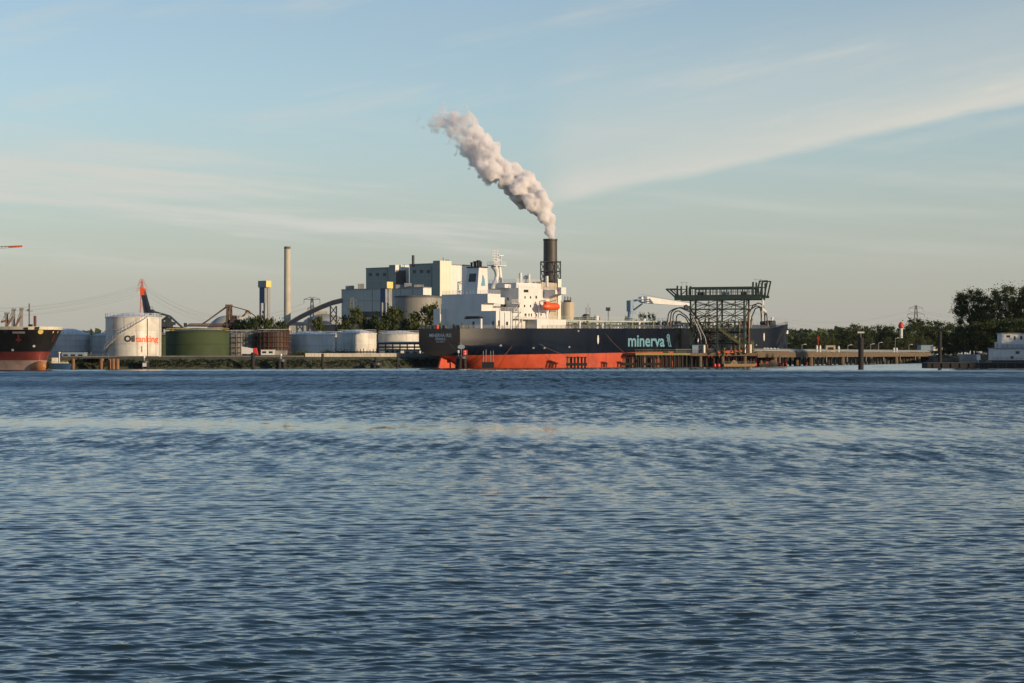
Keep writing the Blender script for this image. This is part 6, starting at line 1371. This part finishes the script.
# boats and floats under the jetty
for i, (px0, px1) in enumerate(((724, 755), (759.5, 778))):
    Y = 722 + i * 22; x0, x1 = xat(px0, Y - 3), xat(px1, Y - 3); L = x1 - x0; root = thing('pontoon_boat', ((x0 + x1) / 2, Y - 3, 0), ['long tan work pontoon moored below the gantry platform', 'short tan work pontoon below the tanker bow'][i], 'boat'); b = MB()
    b.hexa([(x0, Y - 4.5, -.4), (x1 - .4, Y - 4.5, -.4), (x1 - .4, Y - 1.6, -.4), (x0, Y - 1.6, -.4), (x0 - .3, Y - 4.6, 1.0), (x1, Y - 4.6, 1.0), (x1, Y - 1.5, 1.0), (x0 - .3, Y - 1.5, 1.0)]); b.build('hull', MT['tanboat'], root)
    b = MB(); q = x0 + L * (.2 if i == 0 else .5); b.hexa([(q, Y - 4.2, 1.01), (q + 2.6, Y - 4.2, 1.01), (q + 2.6, Y - 2, 1.01), (q, Y - 2, 1.01), (q + 1.1, Y - 4.1, 2.4), (q + 2.3, Y - 4.1, 1.9), (q + 2.3, Y - 2.1, 1.9), (q + 1.1, Y - 2.1, 2.4)]); b.build('cuddy', MT['tanboat'], root)
    b = MB(); b.rail([(x0, Y - 4.4, 1.), (x1, Y - 4.4, 1.)], .8, 2., .06, 2); b.build('railing', MT['steel'], root)
for i, (px, Y) in enumerate(((714.6, 716), (718.6, 716), (779, 765), (799, 800), (807, 815))):
    b = MB(); r = .62 if i != 2 else .9; b.lathe((xat(px, Y), Y), [(.05, -.4), (r * .8, -.2), (r, .35), (r * .85, .85), (r * .3, 1.15), (.05, 1.2)], 14); solo(b, 'mooring_buoy', MT['signred'], 'small red buoy in the water by the jetty piles, %s from the left' % ORD[i], 'buoy', 'red buoys by the jetty')
# breasting dolphins in front of the hull
def hull_dolphin(px0, px1, pt, Y, n, label, mat='timber'):
    root = thing('breasting_dolphin', (xat((px0 + px1) / 2, Y), Y, 0), label, 'dolphin', 'dolphins in front of the tanker hull'); r = (px1 - px0) / n * .3 / F * Y
    for k in range(n): b = MB(); x = xat(px0 + (px1 - px0) * (k + .5) / n, Y); b.tube((x, Y + (k % 2) * 1.2, -1.5), (x, Y + (k % 2) * 1.2, zat(pt + (k * 5 % 3) * .7, Y)), r, 10); b.build('pile', MT[mat if k % 3 else 'rustpile'], root)
    b = MB(); b.box(xat(px0, Y), xat(px1, Y), Y - .5, Y - .2, .6, 1.5); b.box(xat(px0, Y), xat(px1, Y), Y - .5, Y + 1.8, zat(pt + 1.4, Y), zat(pt + .6, Y)); b.build('waling', MT['timber'], root); return root
hull_dolphin(566, 587, 356.3, 664, 6, 'wide dark pile dolphin against the red bottom of the tanker amidships')
hull_dolphin(622, 634, 357, 684, 4, 'dark pile dolphin at the left end of the olive jetty arm')
hull_dolphin(642, 660, 356, 690, 4, 'dark pile cluster under the olive jetty arm')
def pole_dolphin():
    Y = 648; root = thing('pole_dolphin', (xat(488, Y), Y, 0), 'four thin pale poles on a black fender box in front of the tanker quarter', 'dolphin', 'dolphins in front of the tanker hull')
    for px, y in ((483.3, 351), (486, 349.6), (490.6, 351), (493.3, 350.6)): b = MB(); b.tube((xat(px, Y), Y, -1.), (xat(px, Y), Y, zat(y, Y)), .11, 6); b.build('pole', MT['steel'], root)
    b = MB(); b.box(xat(482, Y), xat(494, Y), Y - .4, Y + 1., -.6, zat(362, Y)); b.build('fender_box', MT['black'], root)
pole_dolphin()
def sign_dolphin():
    Y = 632; root = dolphin(455.5, 467.5, 356.2, Y, 'stout dark dolphin with a red number sign and pale oval sign by the tanker stern', mat='timber'); 
    b = MB(); x = xat(461.3, Y); b.bar((x, Y, zat(357, Y)), (x, Y, zat(346, Y)), .18); b.bar((xat(465.5, Y), Y - 1.2, zat(357, Y)), (xat(465.5, Y), Y - 1.2, zat(351, Y)), .18); b.build('sign_post', MT['steel'], root)
    b = MB(); z = zat(347.1, Y); b.slab([(x + 1.15 * math.cos(t), Y - .3, z + .62 * math.sin(t)) for t in np.linspace(0, 6.283, 24, endpoint=False)], (0, .12, 0)); b.build('oval_sign', MT['signblue'], root)
    b = MB(); x0, x1 = xat(463.2, Y), xat(467.6, Y); z0, z1 = zat(355.1, Y), zat(350, Y); b.box(x0, x1, Y - 1.7, Y - 1.4, z0, z1); sg = b.build('number_sign', MT['signred'], root)
    vs, fs = text_fit('2', (x1 - x0) * .5, (z1 - z0) * .7, .03); b = MB(); b._add([(x0 + (x1 - x0) * .25 + a, Y - 1.72, z0 + (z1 - z0) * .15 + c) for a, c in vs], fs); b.build('numeral', MT['white'], sg)
    b = MB(); b.lathe((xat(458.5, Y), Y - .6), [(.1, zat(353.6, Y)), (.42, zat(352.8, Y)), (.42, zat(350.8, Y)), (.1, zat(350, Y))], 12); b.tube((xat(458.5, Y), Y - .6, zat(357, Y)), (xat(458.5, Y), Y - .6, zat(353, Y)), .1, 6); b.build('lamp', MT['white'], root)
sign_dolphin()
# mooring ropes
def rope(p, q, sag, label, r=.07):
    p, q = Vector(p), Vector(q); b = MB(); b.path([p.lerp(q, t) - Vector((0, 0, 4 * sag * t * (1 - t))) for t in np.linspace(0, 1, 13)], r, 5); solo(b, 'mooring_rope', MT['rustpile'] if r > .06 else MT['cable'], label, 'rope', 'mooring ropes of the tanker')
hp = lambda px, py, t=-16.3: SF @ Vector((S_at(px, t), t, Zs(py, S_at(px, t), t)))
rope(hp(606, 334), at(624, 352, 690), .5, 'slanting mooring rope across the dark hull towards the olive jetty arm')
rope(hp(540, 344), at(570, 356, 664), .5, 'slanting mooring rope across the dark hull towards the wide pile dolphin'); rope(hp(512, 346), at(503, 356, 650), .3, 'short mooring rope hanging from the tanker quarter')
rope(SF @ Vector((.0, T_at(447, 0), Zs(340, 0, 4))), at(461, 356, 632), .2, 'thin mooring rope from the dark stern to the sign dolphin', .05)
# mooring piles right
def tall_pile(px0, px1, pt, Y, label, sign=False):
    root = thing('tall_pile', (xat((px0 + px1) / 2, Y), Y, 0), label, 'pile', 'tall dark piles on the right'); c = (xat((px0 + px1) / 2, Y), Y); r = (px1 - px0) / 2 / F * Y
    b = MB(); b.lathe(c, [(r * 1.04, -1.5), (r, 2), (r, zat(pt, Y) - .1), (r * .85, zat(pt, Y))], 18); b.build('shaft', MT['timber'], root)
    if sign:
        b = MB(); b.bar((c[0], Y, zat(pt, Y)), (c[0], Y, zat(331, Y)), .14); b.build('sign_post', MT['steel'], root)
        for k, m in enumerate(('signblue', 'white', 'oxide')): b = MB(); z0 = zat(333.4, Y) + k * .26; b.box(xat(857.5, Y), xat(864.2, Y), Y - .1, Y + .1, z0, z0 + .255); b.build('sign_stripe', MT[m], root)
tall_pile(858.2, 863.6, 337.5, 640, 'tall dark mooring pile with a small striped sign, standing alone in the open water', True); tall_pile(938, 941.8, 331, 642, 'tall dark pile rising through the black pontoon')
# ------------------------------------------------------------------ right bank, far things
def water_tower():
    Y = 1130; c = (xat(901, Y), float(Y)); k = Y / F; root = thing('light_tower', (c[0], Y, Z0), 'white round tower with a red bulbous head among the far trees', 'tower')
    b = MB(); b.lathe(c, [(1.9 * k * .95, Z0 - .3), (1.9 * k * .9, zat(328, Y)), (1.9 * k, zat(327.6, Y))], 20); b.build('shaft', MT['white'], root)
    b = MB(); b.lathe(c, [(1.6 * k, zat(328.4, Y)), (2.7 * k, zat(326.9, Y)), (2.7 * k, zat(324.6, Y)), (1.7 * k, zat(323.3, Y)), (1.5 * k, zat(322.4, Y)), (.2, zat(321.7, Y))], 20); b.build('head', MT['signred'], root)
water_tower()
shed(933.5, 943, 346.7, 350.8, 880, 6, 'yellowclad', 'small cream sunlit hut at the right end of the jetty', name='hut', win=0)
shed(921, 933, 345.2, 350.5, 1035, 10, 'signblue', 'low pale blue-grey roofed shed left of the cream sunlit hut', name='hut')
shed(946, 968, 348.5, 352.2, 745, 6, 'steel', 'low grey shed in the shade below the right trees', name='hut', roofmat='steel')
def seagull_lamp():
    Y = 730; x = xat(954.5, Y); root = thing('twin_lamp', (x, Y, Z0), 'tall thin mast with two white wing-like lamp arms before the dark right trees', 'lamp'); b = MB(); b.tube((x, Y, Z0), (x, Y, zat(316.5, Y)), .16, 8, .09); b.build('mast', MT['steel'], root)
    for s in (-1, 1): b = MB(); b.bar((x, Y, zat(345.2, Y)), (x + s * .9, Y, zat(344.8, Y)), .1); b.slab([(x + s * .5, Y - .3, zat(345.4, Y)), (x + s * 2.3, Y - .3, zat(343.3, Y)), (x + s * 2.4, Y - .3, zat(342.6, Y)), (x + s * .5, Y - .3, zat(344.6, Y))], (0, .5, 0)); b.build('lamp_arm', MT['white'], root)
    b = MB(); b.lathe((x + .3, Y - .6), [(.05, zat(349.6, Y)), (.5, zat(349, Y)), (.55, zat(347.5, Y)), (.1, zat(346.7, Y))], 12); b.build('warning_disc', MT['oxide'], root)
seagull_lamp()
b = MB(); Y = 728; b.bar((xat(966.6, Y), Y, Z0), (xat(966.6, Y), Y, zat(327, Y)), .12); b.box(xat(965.8, Y), xat(967.6, Y), Y - .1, Y + .1, zat(327.8, Y), zat(325.8, Y)); solo(b, 'signal_lamp', MT['signred'], 'small red signal lamp on a pole in front of the right trees', 'lamp')
b = MB(); Y = 985; p0, p1 = xat(868, Y), xat(928, Y)
b.box(p0, p1, 1032, 1032.3, 3.7, 5.9); b.rail([(p0, 1031.8, 3.7), (p1, 1031.8, 3.7)], 2.4, 3., .12, 2); solo(b, 'bank_fence', MT['signblue'], 'pale blue-grey fence along the far bank behind the jetty', 'fence')

# ------------------------------------------------------------------ haze: one box of even thin air round everything
hb_ = MB(); hb_.box(-3400, 3400, -80, 3400, -3.0, 260); hz = hb_.build('haze', [bpy.data.materials.new('thin_air')]); hz['kind'] = 'stuff'; hz['label'] = 'thin haze filling the air over the river'; hz['category'] = 'haze'
m = hz.data.materials[0]; m.use_nodes = True; m.node_tree.nodes.clear(); o_ = m.node_tree.nodes.new('ShaderNodeOutputMaterial'); v_ = m.node_tree.nodes.new('ShaderNodeVolumePrincipled')
v_.inputs['Color'].default_value = (.86, .88, .92, 1); v_.inputs['Density'].default_value = .000014; v_.inputs['Anisotropy'].default_value = .2
m.node_tree.links.new(v_.outputs[0], o_.inputs['Volume'])
